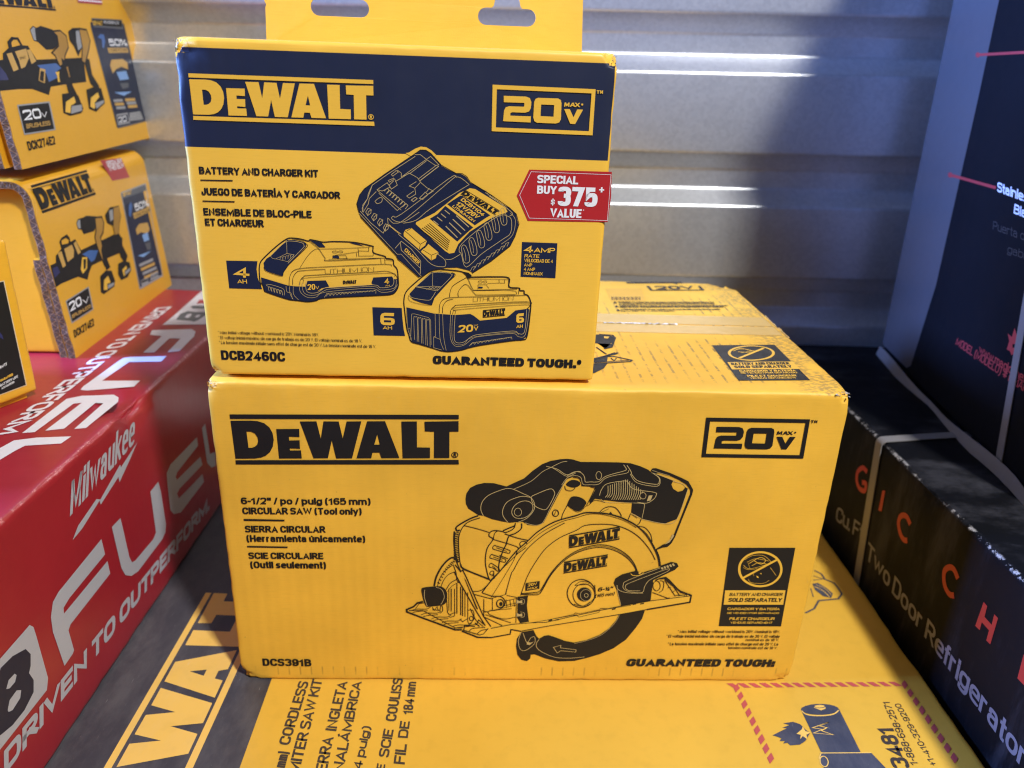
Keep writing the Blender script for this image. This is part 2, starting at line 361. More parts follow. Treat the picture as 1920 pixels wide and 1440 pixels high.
def lettering(s, W, bold):
    """strokes of a text set W cap-heights wide with cap height 1 and an even pen weight"""
    sw = weight(bold); gap = .13 if sw < .16 else .075
    adv = []; tot = 0; fixed = 0
    for c in s:
        if c == ' ': sp = .36 if bold < .012 else .26; adv.append(('s', sp)); tot += sp; continue
        w = FONT.get(c, FONT['x'])[0]
        if w == 0: adv.append(('f', sw)); fixed += sw
        else: adv.append(('g', w)); tot += w
    tot += gap * (len(s) - 1) * .9; k = max(.12, (W - fixed) / tot); sw = min(sw, k * .42) if k * .42 < sw else sw
    x = 0; V = []; F = []; Z = []; ns = 0
    for i, c in enumerate(s):
        t, a = adv[i]
        if t == 's': x += a * k + gap * .9 * k; continue
        wd = a if t == 'f' else a * k
        for P, cl in FONT.get(c, FONT['x'])[1]:
            Q = []
            for (px, py, rd) in P:
                X = x + (wd / 2 if t == 'f' else sw / 2 + px * (wd - sw)); Y = sw * CT / 2 + py * (1 - sw * CT)
                Q.append((X, Y, rd))
            R = []
            n = len(Q)
            for j, (qx, qy, rd) in enumerate(Q):
                if not rd or (not cl and j in (0, n - 1)): R.append((qx, qy)); continue
                ax, ay = Q[j - 1][:2]; bx, by = Q[(j + 1) % n][:2]
                la, lb = math.hypot(ax - qx, ay - qy), math.hypot(bx - qx, by - qy)
                rad = .46 * (1 - sw)
                fa, fb = min(.5 if la < 2 * rad else rad / la, .5), min(.5 if lb < 2 * rad else rad / lb, .5)
                A_ = (qx + (ax - qx) * fa, qy + (ay - qy) * fa); B_ = (qx + (bx - qx) * fb, qy + (by - qy) * fb)
                for m in range(6):
                    tt = m / 5; w0, w1, w2 = (1 - tt) ** 2, 2 * tt * (1 - tt) * 1.15, tt * tt; ss = w0 + w1 + w2
                    R.append(((w0 * A_[0] + w1 * qx + w2 * B_[0]) / ss, (w0 * A_[1] + w1 * qy + w2 * B_[1]) / ss))
            if not cl:    # square pen ends, cut level at the cap line and baseline
                for e0, e1 in ((0, 1), (-1, -2)):
                    dx, dy = R[e0][0] - R[e1][0], R[e0][1] - R[e1][1]; l = math.hypot(dx, dy) or 1
                    if abs(dx) < .02 * l or abs(dy) < .02 * l or c in 'AKMNRVWXYZkvwxyz147/': 
                        ext = sw / 2 if not (c in 'CGScses2356' ) else 0
                        if len(P) > 2 or abs(dx) < .02 * l or abs(dy) > .02 * l or c not in 'AHG': R[e0] = (R[e0][0] + dx / l * ext, R[e0][1] + dy / l * ext)
            v, f = ribbon([(a_, b_ / CT) for a_, b_ in R], sw, cl); v = [(a_, b_ * CT) for a_, b_ in v]
            lo, hi = (0, 1) if min(q[1] for q in P) >= 0 and max(q[1] for q in P) <= 1 and c not in '()' else (-9, 9)
            hi = hi if max(q[1] for q in P) > .75 or hi > 1 else .7 * (1 - sw * CT) + sw * CT
            ns += 1; Z += [(ns % 5) * 9e-6] * len(v); b0 = len(V); V += [(a_, min(max(b_, lo), hi)) for a_, b_ in v]; F += [tuple(b0 + q for q in t_) for t_ in f]
        x += wd + gap * .9 * k
    return V, F, Z
LOGO = {'dw': [(0,[(0.0008,0.8751),(0.0872,0.8785),(0.1183,0.8681),(0.1456,0.8282),(0.1668,0.7439),(0.178,0.6321),(0.1799,0.4984),(0.1729,0.3634),(0.1589,0.2575),(0.1379,0.1811),(0.1158,0.1409),(0.0865,0.1217),(0.0021,0.119)],[[(0.0646,0.6634),(0.0847,0.6612),(0.1007,0.6233),(0.1101,0.5465),(0.1108,0.4751),(0.1052,0.4031),(0.0939,0.3607),(0.0807,0.3392),(0.0653,0.3357)]]),(0,[(0.1957,0.7126),(0.2962,0.7164),(0.2942,0.5562),(0.248,0.5635),(0.2476,0.4859),(0.2935,0.4906),(0.2919,0.3193),(0.2467,0.3299),(0.247,0.2846),(0.2957,0.2863),(0.2963,0.1254),(0.1954,0.1221)],[]),(0,[(0.3017,0.8636),(0.3742,0.8665),(0.3876,0.5208),(0.4052,0.8677),(0.4715,0.8645),(0.4846,0.5243),(0.5063,0.8658),(0.5709,0.8684),(0.5205,0.1265),(0.4494,0.1242),(0.4356,0.4926),(0.4128,0.1291),(0.3484,0.1271)],[]),(0,[(0.5962,0.8694),(0.6749,0.8725),(0.7322,0.1332),(0.6518,0.1307),(0.6439,0.2433),(0.613,0.2423),(0.6065,0.1292),(0.5405,0.1271)],[[(0.6384,0.6135),(0.6476,0.404),(0.6225,0.4031)]]),(0,[(0.7466,0.8665),(0.8148,0.8692),(0.8127,0.3492),(0.8709,0.3451),(0.8699,0.1315),(0.747,0.1276)],[]),(0,[(0.8485,0.8646),(0.9992,0.8764),(0.9989,0.6687),(0.9584,0.6671),(0.9571,0.1343),(0.8881,0.1321),(0.8904,0.6646),(0.8494,0.672)],[]),(1,[(0.0,1.0),(1.0,1.0),(0.9999,0.9148),(-0.0006,0.9129)],[]),(1,[(0.0011,0.0855),(0.9988,0.0926),(1.0,-0.0),(0.0,0.0)],[]),(1,[(0.9976,0.197),(0.9964,0.1735),(0.993,0.1534),(0.9879,0.14),(0.9819,0.1351),(0.9759,0.1396),(0.9709,0.1527),(0.9675,0.1725),(0.9664,0.1959),(0.9676,0.2194),(0.9711,0.2393),(0.9761,0.2527),(0.9821,0.2576),(0.9881,0.2531),(0.9931,0.2401),(0.9965,0.2204)],[[(0.9944,0.1968),(0.9934,0.1792),(0.9907,0.1642),(0.9867,0.1541),(0.9819,0.1505),(0.9772,0.1538),(0.9732,0.1637),(0.9706,0.1785),(0.9696,0.196),(0.9706,0.2136),(0.9733,0.2286),(0.9774,0.2387),(0.9821,0.2423),(0.9868,0.239),(0.9908,0.2292),(0.9935,0.2144)]]),(1,[(0.9761,0.1595),(0.9762,0.2299),(0.9847,0.2302),(0.9886,0.212),(0.9853,0.1935),(0.9898,0.1599),(0.9852,0.1598),(0.9814,0.1872),(0.98,0.1872),(0.98,0.1596)],[])],'20v': [(0,[(-0.0,1.0),(1.0,1.0),(1.0,-0.0),(-0.0,-0.0)],[[(0.0411,0.9081),(0.9628,0.909),(0.9602,0.0874),(0.04,0.0859)]]),(0,[(0.1102,0.7758),(0.3272,0.7789),(0.3628,0.751),(0.38,0.6671),(0.3772,0.5379),(0.359,0.4614),(0.3203,0.4319),(0.1959,0.4318),(0.1778,0.4099),(0.1786,0.355),(0.3806,0.3595),(0.3805,0.2259),(0.1094,0.2296),(0.1169,0.4618),(0.1317,0.5322),(0.1653,0.5583),(0.3089,0.5603),(0.3134,0.6008),(0.3101,0.6434),(0.112,0.6392)],[]),(0,[(0.4445,0.7643),(0.6395,0.7682),(0.6663,0.7366),(0.6746,0.666),(0.6769,0.3206),(0.6615,0.2523),(0.6266,0.2257),(0.4423,0.2259),(0.4154,0.2583),(0.4046,0.3386),(0.4073,0.6696),(0.419,0.7363)],[[(0.476,0.6246),(0.6039,0.6251),(0.6034,0.3717),(0.4748,0.3741)]]),(0,[(0.7038,0.5484),(0.7586,0.5506),(0.8001,0.3756),(0.8318,0.5517),(0.8893,0.5513),(0.82,0.2322),(0.7712,0.2334)],[]),(0,[(0.7011,0.5998),(0.7053,0.6889),(0.7183,0.6901),(0.7286,0.6453),(0.7405,0.6893),(0.7535,0.6905),(0.752,0.6017),(0.7416,0.6007),(0.7428,0.6495),(0.7308,0.6111),(0.723,0.6104),(0.7154,0.6498),(0.7128,0.6009)],[]),(0,[(0.7572,0.6021),(0.7782,0.69),(0.7938,0.6914),(0.8107,0.6043),(0.7989,0.6032),(0.7945,0.6228),(0.7749,0.6239),(0.7702,0.6034)],[[(0.7796,0.6415),(0.7914,0.6397),(0.7868,0.665)]]),(0,[(0.8042,0.6924),(0.8185,0.6937),(0.8311,0.6663),(0.8433,0.6932),(0.8576,0.6945),(0.8394,0.6499),(0.8589,0.6059),(0.8433,0.6045),(0.8308,0.6319),(0.8173,0.602),(0.8028,0.6035),(0.8224,0.6483)],[]),(0,[(0.8885,0.6631),(0.886,0.6467),(0.8788,0.6393),(0.8713,0.6453),(0.8677,0.6611),(0.8703,0.6776),(0.8774,0.6849),(0.885,0.6789)],[]),(0,[(1.0111,0.9785),(1.0382,0.981),(1.0388,0.9641),(1.0297,0.9633),(1.0302,0.9096),(1.0212,0.9088),(1.0207,0.9624),(1.0116,0.9616)],[]),(0,[(1.0458,0.9111),(1.0446,0.9816),(1.0537,0.9824),(1.0602,0.9435),(1.0654,0.9807),(1.0732,0.9814),(1.0743,0.9109),(1.0665,0.9102),(1.0652,0.9496),(1.0623,0.9211),(1.0571,0.9206),(1.0535,0.9514),(1.0535,0.9118)],[])]}
FR = {'S':((-0.185201, 0.438698, 0.0), (0.998854, 0.047867, 0.0), (0.0, 0.0, 1.0), (0.047867, -0.998854, 0.0)),
'ST':((-0.185201, 0.438698, 0.232811), (0.998854, 0.047867, 0.0), (-0.047867, 0.998854, 0.0), (0.0, -0.0, 1.0)),
'C':((-0.18279, 0.443149, 0.232811), (0.99829, 0.058463, 0.0), (0.0, 0.0, 1.0), (0.058463, -0.99829, 0.0)),
'B':((0.0, 0.3, 0.0), (1.0, 0.0, 0.0), (0.0, 1.0, 0.0), (0.0, 0.0, 1.0)),
'M':((-0.281737, 0.357929, 0.0), (-0.01129, 0.999936, 0.0), (0.0, 0.0, 1.0), (0.999936, 0.01129, -0.0)),
'MT':((-0.281737, 0.357929, 0.1722), (0.999936, 0.01129, 0.0), (-0.01129, 0.999936, 0.0), (0.0, -0.0, 1.0)),
'K':((0.319248, 0.649511, 0.0), (0.036441, -0.999336, 0.0), (0.0, 0.0, 1.0), (-0.999336, -0.036441, 0.0)),
'L':((0.414599, 0.829603, 0.129), (-0.078024, -0.996951, 0.0), (0.0, 0.0, 1.0), (-0.996951, 0.078024, 0.0)),
'D':((-0.372452, 0.620927, 0.172), (-0.072855, 0.997343, 0.0), (-0.086924, -0.00635, 0.996195), (0.993547, 0.072578, 0.087156)),
'E':((-0.386099, 0.61993, 0.328403), (-0.072855, 0.997343, 0.0), (-0.086924, -0.00635, 0.996195), (0.993547, 0.072578, 0.087156)),
'G':((-0.357661, 0.540322, 0.172), (0.366476, 0.930427, -0.0), (0.0, 0.0, 1.0), (0.930427, -0.366476, 0.0))}
ART = [
('g','S','brand_logo','black',4,'dw',(11.5,176.0),(153.2,178.5),(11.1,211.0),1),
('g','S','voltage_logo','black',4,'20v',(310.1,186.6),(377.2,186.7),(309.5,214.8),1),
('t','S','product_text','black',4,'6-1/2" / po / pulg (165 mm)',(12.16,146.85),(95.96,147.6),(12.16,151.83),0.024,0),
('t','S','product_text','black',4,'CIRCULAR SAW (Tool only)',(12.38,139.32),(89.86,140.03),(12.38,144.36),0.024,0),
('f','S','product_text','black',3,0,[126,1356,392,1354,390,1341,126,1341],[]),
('t','S','product_text','black',4,'SIERRA CIRCULAR',(12.77,125.35),(65.42,125.74),(12.77,130.49),0.024,0),
('t','S','product_text','black',4,'(Herramienta únicamente)',(13.04,118.03),(91.46,118.62),(13.04,123.23),0.024,0),
('f','S','product_text','black',3,0,[129,1147,397,1145,395,1133,130,1135],[]),
('t','S','product_text','black',4,'SCIE CIRCULAIRE',(13.14,104.54),(62.93,104.8),(13.14,109.61),0.024,0),
('t','S','product_text','black',4,'(Outil seulement)',(13.62,97.11),(64.35,97.24),(13.62,102.47),0.024,0),
('t','S','model_number','black',4,'DCS391B',(14.86,13.41),(49.39,13.09),(14.86,19.94),0.03,0),
('t','S','slogan','black',4,'GUARANTEED TOUGH:',(276.23,14.29),(386.18,14.33),(276.23,21.18),0.07,0.12),
('t','S','small_print','black',4,'* Max initial voltage without workload is 20V. Nominal is 18V.',(311.14,44.86),(385.36,45.22),(311.14,47.36),0.006,0),
('t','S','small_print','black',4,'* El voltaje inicial máximo sin carga de trabajo es de 20 V. El voltaje',(303.41,40.63),(385.89,41.02),(303.41,43.14),0.006,0),
('t','S','small_print','black',4,'nominal es de 18 V.',(361.53,37.89),(385.89,37.96),(361.53,40.21),0.006,0),
('t','S','small_print','black',4,'* La tension maximale initiale sans effet de charge est de 20 V. La',(305.21,33.71),(386.03,34.04),(305.21,36.23),0.006,0),
('t','S','small_print','black',4,'tension nominale est de 18 V.',(349.73,30.61),(385.91,30.63),(349.73,32.94),0.006,0),
('f','S','warning_label','black',1,0,[3384,1173,3841,1179,3854,511,3401,509],[]),
('f','S','warning_label','yellow',2,0,[3404,821,3833,826,3837,702,3410,698],[]),
('t','S','warning_label','black',4,'BATTERY AND CHARGER',(343.92,77.37),(381.74,77.75),(343.92,80.06),0.014,0.08),
('t','S','warning_label','black',4,'SOLD SEPARATELY',(343.71,72.36),(381.91,72.73),(343.71,75.67),0.028,0.08),
('t','S','warning_label','yellow',4,'CARGADOR Y BATERÍA',(344.13,65.29),(381.8,65.43),(344.13,67.42),0.02,0.08),
('t','S','warning_label','yellow',4,'SE VENDEN POR SEPARADO',(344.27,61.93),(381.84,62.16),(344.27,63.56),0.015,0.08),
('t','S','warning_label','yellow',4,'PILE ET CHARGEUR',(346.71,56.63),(379.51,56.8),(346.71,58.99),0.02,0.08),
('t','S','warning_label','yellow',4,'VENDUS SÉPARÉMENT',(348.02,53.35),(378.36,53.49),(348.02,55.2),0.015,0.08),
('s','S','warning_label','yellow',3,1,1,1.65,[3773,1003,3773,954,3754,911,3719,878,3673,861,3621,860,3570,877,3525,908,3493,951,3477,999,3478,1048,3498,1090,3532,1121,3578,1138,3629,1139,3679,1123,3724,1093,3756,1051]),
('s','S','warning_label','yellow',3,0,0,1.65,[3512,925,3731,1082]),
('s','S','warning_label','yellow',3,1,0,0.29,[3503,1077,3551,1111,3620,1116,3665,1088,3691,1055,3649,1035,3595,1015,3539,1005,3502,1033]),
('s','S','warning_label','yellow',3,1,0,0.29,[3523,1058,3575,1087,3634,1078,3676,1069]),
('s','S','warning_label','yellow',3,1,0,0.48,[3540,1048,3606,1097,3651,1074,3623,1043,3570,1071]),
('s','S','warning_label','yellow',3,1,0,0.39,[3560,1029,3605,1054,3664,1043]),
('s','S','warning_label','yellow',3,1,0,0.24,[3505,1014,3540,997,3604,1006]),
('s','S','warning_label','yellow',3,1,0,0.25,[3693,1016,3745,949]),
('s','S','warning_label','yellow',3,1,0,0.25,[3552,917,3581,888,3665,884,3702,909]),
('f','S','warning_label','yellow',3,0,[3604,947,3618,943,3627,928,3612,932],[]),
('f','S','warning_label','yellow',3,0,[3627,969,3639,969,3638,957],[]),
('s','S','warning_label','yellow',3,1,0,0.19,[3532,1053,3551,1005]),
('s','S','warning_label','yellow',3,1,0,0.2,[3578,967,3590,942]),
('f','S','saw_drawing','black',1,0,[1578,1527,1583,1570,1607,1613,1650,1638,1699,1651,1760,1650,1804,1638,1844,1627,1890,1653,1956,1689,2009,1745,2068,1795,2122,1820,2182,1833,2230,1837,2267,1833,2317,1816,2440,1817,2563,1817,2643,1812,2707,1792,2762,1767,2779,1752,2845,1725,2936,1688,2928,1659,2943,1627,2977,1605,3008,1614,3023,1641,3042,1629,2996,1396,2919,1360,2851,1368,2756,1396,2745,1404,2681,1443,2680,1517,2588,1523,2499,1534,2433,1544,2401,1504,2395,1526,2428,1612,2423,1632,2335,1637,2329,1677,2306,1703,2275,1705,2239,1690,2222,1658,2101,1354,2071,1335,2033,1332,1995,1336,1962,1359,1913,1356,1876,1351,1819,1361,1755,1377,1698,1403,1667,1405,1597,1456,1581,1491],[]),
('f','S','saw_drawing','black',1,1,[2232,1648,2264,1681,2308,1677,2328,1653,2305,1630,2268,1627],[]),
('f','S','saw_drawing','black',1,1,[2275,1556,2335,1552,2375,1518,2368,1489,2348,1456,2317,1448,2284,1466,2252,1494],[]),
('s','S','saw_drawing','gold',4,1,0,0.41,[1698,1403,1680,1450,1687,1507,1726,1558,1793,1594,1848,1613,1891,1607,1948,1579,2006,1548,2033,1498,2029,1448,1987,1389,1926,1355]),
('s','S','saw_drawing','gold',4,1,0,0.41,[1863,1354,1830,1401,1825,1452,1851,1510,1906,1543,1955,1556,2006,1548]),
('s','S','saw_drawing','gold',4,1,1,0.42,[2018,1495,2024,1474,2021,1450,2010,1427,1993,1407,1971,1393,1947,1386,1923,1387,1904,1396,1891,1413,1885,1434,1888,1457,1899,1480,1917,1500,1939,1514,1963,1521,1986,1520,2005,1511]),
('s','S','saw_drawing','gold',4,1,1,0.35,[1950,1436,1949,1425,1945,1416,1939,1409,1931,1405,1923,1405,1915,1409,1908,1415,1904,1424,1902,1435,1903,1445,1907,1455,1913,1461,1921,1465,1929,1465,1937,1462,1943,1455,1948,1446]),
('s','S','saw_drawing','gold',4,1,0,0.34,[1888,1607,2000,1668,2071,1739,2124,1772,2190,1811,2229,1820]),
('s','S','saw_drawing','gold',4,1,0,0.41,[2096,1781,2168,1762,2233,1721,2298,1747,2323,1744]),
('s','S','saw_drawing','gold',4,1,0,0.34,[2130,1775,2168,1752,2234,1710,2290,1735]),
('s','S','saw_drawing','gold',4,1,1,0.42,[2009,1547,2042,1574,2127,1614,2155,1600,2160,1565,2122,1471,2091,1457,2033,1488]),
('s','S','saw_drawing','gold',4,1,0,0.35,[1976,1352,2040,1335,2084,1346,2108,1383,2168,1544,2234,1686]),
('s','S','saw_drawing','gold',4,1,0,0.42,[2237,1714,2279,1743,2322,1740,2349,1709,2358,1671,2389,1671,2445,1674,2485,1712,2539,1734,2605,1756,2619,1770,2598,1801]),
('s','S','saw_drawing','gold',4,1,0,0.35,[2204,1644,2238,1700,2280,1715,2324,1705,2344,1653,2390,1650,2446,1655,2486,1698,2540,1720,2625,1741,2636,1763]),
('s','S','saw_drawing','gold',4,1,0,0.43,[2620,1798,2649,1756,2664,1722,2712,1680,2826,1660,2844,1682,2837,1711,2793,1745]),
('s','S','saw_drawing','gold',4,1,0,0.36,[2647,1735,2700,1669,2834,1646,2848,1697,2826,1724]),
('s','S','saw_drawing','gold',4,1,1,0.35,[2461,1720,2460,1710,2458,1701,2454,1694,2448,1690,2441,1690,2435,1694,2429,1700,2426,1709,2424,1719,2424,1729,2427,1738,2431,1744,2437,1748,2443,1748,2450,1745,2455,1738,2459,1730]),
('s','S','saw_drawing','gold',4,1,0,0.42,[2459,1570,2468,1613,2502,1659,2612,1682,2638,1672,2680,1623,2820,1600,2835,1579,2820,1547,2778,1517,2715,1523]),
('s','S','saw_drawing','gold',4,1,0,0.42,[2498,1556,2513,1585,2509,1645]),
('s','S','saw_drawing','gold',4,1,0,0.42,[2512,1556,2527,1585,2523,1651]),
('s','S','saw_drawing','gold',4,1,0,0.42,[2526,1556,2542,1585,2537,1657]),
('s','S','saw_drawing','gold',4,1,0,0.42,[2542,1539,2556,1585,2551,1663]),
('s','S','saw_drawing','gold',4,1,0,0.42,[2557,1539,2570,1586,2564,1669]),
('s','S','saw_drawing','gold',4,1,0,0.42,[2571,1539,2585,1586,2578,1675]),
('s','S','saw_drawing','gold',4,1,0,0.42,[2586,1539,2599,1586,2592,1680]),
('s','S','saw_drawing','gold',4,1,0,0.42,[2600,1540,2614,1586,2606,1686]),
('s','S','saw_drawing','gold',4,1,0,0.42,[2615,1540,2628,1587,2620,1692]),
('s','S','saw_drawing','gold',4,1,0,0.42,[2629,1540,2642,1587,2634,1692]),
('s','S','saw_drawing','gold',4,1,0,0.43,[2644,1540,2657,1587,2649,1681]),
('s','S','saw_drawing','gold',4,1,0,0.43,[2658,1540,2671,1587,2665,1669]),
('s','S','saw_drawing','gold',4,1,0,0.43,[2673,1541,2686,1588,2680,1657]),
('s','S','saw_drawing','gold',4,1,0,0.43,[2687,1541,2700,1588,2696,1645]),
('s','S','saw_drawing','gold',4,1,0,0.43,[2701,1541,2715,1588,2711,1634]),
('s','S','saw_drawing','gold',4,1,0,0.43,[2716,1541,2729,1588,2727,1622]),
('s','S','saw_drawing','gold',4,1,0,0.43,[2730,1542,2743,1588,2743,1610]),
('s','S','saw_drawing','gold',4,1,0,0.28,[2470,1545,2501,1520,2589,1518,2684,1517]),
('f','S','saw_drawing','black',4,0,[2504,1552,2503,1546,2501,1541,2497,1537,2493,1535,2487,1535,2482,1537,2478,1541,2475,1546,2473,1552,2474,1558,2476,1563,2480,1567,2485,1569,2490,1569,2495,1567,2499,1563,2502,1558],[]),
('s','S','saw_drawing','gold',4,1,1,0.36,[2768,1573,2767,1565,2765,1557,2760,1552,2753,1549,2746,1549,2740,1551,2734,1557,2729,1564,2727,1572,2728,1581,2731,1588,2735,1594,2742,1597,2749,1597,2755,1594,2761,1589,2766,1581]),
('f','S','saw_drawing','black',4,0,[2764,1573,2764,1566,2761,1560,2757,1555,2752,1553,2747,1553,2741,1555,2736,1560,2733,1566,2731,1572,2732,1579,2734,1585,2738,1590,2743,1592,2748,1593,2754,1590,2759,1586,2762,1580],[]),
('f','S','saw_drawing','gold',4,0,[2777,1531,2786,1575,2811,1577,2802,1538],[]),
('s','S','saw_drawing','gold',4,1,0,0.36,[2689,1517,2753,1513,2765,1495,2758,1400]),
('s','S','saw_drawing','gold',4,1,0,0.36,[2682,1437,2752,1399]),
('s','S','saw_drawing','gold',4,1,0,0.37,[2756,1394,2919,1360,2995,1398,3041,1628]),
('f','S','saw_drawing','black',2,0,[2779,1759,2790,1778,2814,1779,2911,1745,2983,1713,3037,1686,3060,1651,3077,1622,3075,1587,3024,1367,2999,1253,2985,1258,3011,1367,3061,1594,3057,1622,3027,1661,2973,1695,2907,1726,2842,1744,2806,1739],[]),
('f','S','saw_drawing','black',2,0,[2999,1255,2979,1202,2956,1175,2924,1169,2881,1149,2880,1159,2921,1193,2940,1201,2969,1228,2985,1266],[]),
('f','S','saw_drawing','gold',4,0,[2934,1195,2965,1213,2986,1255,2991,1270,2977,1277,2968,1239],[]),
('s','S','saw_drawing','gold',4,1,0,0.28,[2789,1764,2836,1747,2907,1726]),
('s','S','saw_drawing','gold',4,1,0,0.28,[2786,1746,2851,1725,2949,1688]),
('s','S','saw_drawing','gold',4,1,0,0.36,[2935,1684,3001,1667,3024,1642]),
('s','S','saw_drawing','black',3,1,1,0.49,[2196,1431,2196,1422,2193,1415,2188,1409,2181,1406,2174,1406,2167,1409,2162,1414,2158,1422,2156,1430,2157,1438,2160,1446,2165,1452,2171,1455,2178,1455,2185,1452,2191,1446,2195,1439]),
('s','S','saw_drawing','black',3,1,0,0.28,[2169,1417,2178,1446]),
('s','S','saw_drawing','black',3,1,0,0.35,[2225,1637,2235,1609,2269,1602,2290,1617,2292,1627]),
('s','S','saw_drawing','black',3,1,0,0.35,[2275,1701,2313,1696,2327,1674,2315,1660]),
('s','S','saw_drawing','black',3,1,0,0.28,[2253,1513,2266,1502,2262,1520]),
('s','S','saw_drawing','black',3,1,0,0.42,[2272,1552,2246,1480,2224,1422,2219,1381]),
('s','S','saw_drawing','black',3,1,0,0.28,[2254,1491,2311,1445,2348,1452,2371,1485,2389,1493,2401,1504,2434,1533,2501,1519]),
('s','S','saw_drawing','black',3,1,0,0.35,[2395,1633,2420,1627,2424,1619,2393,1529,2380,1496]),
('s','S','saw_drawing','black',3,1,0,0.43,[2469,1440,2492,1469,2529,1486,2573,1478,2609,1435,2619,1411]),
('s','S','saw_drawing','black',3,1,0,0.21,[2479,1440,2530,1470]),
('f','S','saw_drawing','black',3,0,[2527,1426,2544,1447,2558,1426],[]),
('s','S','saw_drawing','black',3,1,0,0.43,[2679,1436,2667,1388]),
('s','S','saw_drawing','black',3,1,0,0.44,[2753,1393,2746,1363,2732,1347]),
('s','S','saw_drawing','black',3,1,0,0.29,[2686,1428,2727,1400]),
('s','S','saw_drawing','black',3,1,0,0.37,[2736,1337,2785,1327,2829,1275,2847,1215]),
('s','S','saw_drawing','black',3,1,0,0.3,[2736,1333,2803,1278,2873,1162]),
('s','S','saw_drawing','black',3,1,0,0.71,[1702,786,1755,873,1824,968,1922,1122,1995,1204,2068,1287,2178,1366,2314,1414,2381,1438,2507,1434,2598,1411,2665,1380,2733,1337,2804,1263,2866,1162,2901,1086,2918,1016]),
('s','S','saw_drawing','black',3,1,0,0.68,[2877,1158,2906,1094,2924,1020]),
('s','S','saw_drawing','black',3,1,0,0.28,[1765,742,1833,882,1906,1038,1935,1115,2008,1196,2094,1283,2216,1363,2315,1397,2407,1428,2509,1422,2639,1380,2727,1326]),
('s','S','saw_drawing','black',3,1,0,0.43,[1866,775,1885,875,1902,953,1914,974,1956,1074,2022,1174,2120,1273,2242,1356]),
('s','S','saw_drawing','black',3,1,0,0.43,[1971,764,1988,836,2014,931,2061,1040,2126,1153,2217,1240,2322,1298,2381,1339,2489,1350,2585,1342,2678,1306,2761,1244,2835,1154,2883,1070]),
('s','S','saw_drawing','black',3,1,0,0.44,[1971,780,2058,789,2097,798,2121,838,2174,956,2252,1065,2350,1143,2476,1186,2587,1169,2683,1109,2743,1033,2776,955]),
('s','S','saw_drawing','black',3,1,0,0.22,[1972,776,2058,779,2097,786,2122,827,2174,947,2252,1058,2351,1134,2477,1176,2588,1157,2684,1097,2744,1022,2771,955]),
('s','S','saw_drawing','black',3,1,0,0.44,[1972,771,2059,769,2098,775,2122,815,2175,939,2253,1050,2351,1126,2478,1165,2589,1145,2685,1085,2745,1011,2765,955]),
('g','S','saw_drawing','black',4,'dw',(228.2,115.6),(262.2,123.1),(227.7,126.0),1),
('g','S','saw_drawing','black',4,'dw',(225.9,95.0),(255.5,101.4),(225.7,104.7),1),
('f','S','saw_drawing','black',3,0,[2001,866,2098,886,2098,822,2002,801],[]),
('t','S','saw_drawing','yellow',5,'20V',(201.75,83.97),(207.91,85.3),(201.75,86.34),0.02,0),
('t','S','saw_drawing','yellow',5,'MAX',(201.61,81.27),(208.38,82.45),(201.61,83.17),0.02,0),
('s','S','saw_drawing','black',3,1,1,0.53,[2491,786,2490,752,2480,721,2464,695,2442,677,2416,667,2387,666,2360,676,2335,694,2315,720,2302,750,2295,784,2297,817,2307,847,2323,873,2346,891,2371,901,2399,901,2426,892,2451,874,2471,849,2485,819]),
('s','S','saw_drawing','black',3,1,1,0.38,[2488,774,2486,741,2475,712,2456,691,2432,679,2405,679,2380,690,2358,711,2343,740,2336,772,2338,804,2350,833,2368,854,2392,865,2419,865,2444,855,2466,834,2481,806]),
('f','S','saw_drawing','black',3,0,[2467,777,2465,757,2457,739,2445,726,2428,718,2410,718,2393,725,2378,738,2368,756,2363,776,2365,797,2373,814,2386,828,2402,835,2420,835,2437,828,2452,815,2462,798],[]),
('s','S','saw_drawing','gold',4,1,1,0.3,[2464,771,2463,755,2458,740,2448,729,2436,723,2423,723,2410,729,2399,739,2391,754,2388,770,2389,787,2394,801,2404,812,2416,818,2429,818,2442,812,2453,802,2461,787]),
('s','S','saw_drawing','gold',4,1,1,0.38,[2442,769,2442,764,2440,759,2436,755,2432,753,2428,753,2423,755,2419,759,2417,763,2416,769,2416,774,2418,779,2421,783,2425,785,2430,785,2434,783,2438,779,2441,775]),
('s','S','saw_drawing','black',3,1,0,0.3,[2344,852,2381,884,2447,877,2422,861,2370,856,2344,852]),
('s','S','saw_drawing','black',3,1,0,0.31,[2348,694,2409,676,2459,713]),
('s','S','saw_drawing','black',3,1,0,0.38,[2482,857,2490,754,2435,680]),
('t','S','saw_drawing','black',4,'6-½"',(250.59,80.18),(260.95,81.41),(250.59,83.53),0.02,0.15),
('t','S','saw_drawing','black',4,'(165 mm)',(249.12,75.12),(262.5,77.26),(249.12,77.85),0.008,0.15),
('f','S','saw_drawing','black',2,0,[2612,874,2622,914,2665,948,2754,977,2802,963,2922,1008,2927,1023,2996,1054,3036,1045,3051,1017,3029,989,2887,901,2886,727,2682,683,2637,819],[]),
('s','S','saw_drawing','yellow',4,1,0,0.46,[2724,954,2745,939,2787,943,2815,963]),
('f','S','saw_drawing','yellow',4,0,[2776,963,2788,971,2799,962,2783,951],[]),
('s','S','saw_drawing','gold',4,1,0,0.38,[2923,1004,2709,899,2680,859,2690,824,2731,804,2818,797,2833,853,2867,909,2978,977,2963,992,2737,884,2697,852,2717,816,2804,811]),
('s','S','saw_drawing','gold',4,1,0,0.39,[2637,859,2650,819,2719,794,2825,793]),
('s','S','saw_drawing','gold',4,1,0,0.39,[2640,819,2678,691]),
('f','S','saw_drawing','gold',4,0,[2926,1005,2938,1012,2949,995,2939,990],[]),
('f','S','saw_drawing','gold',4,0,[2945,1013,2957,1020,2967,1002,2957,997],[]),
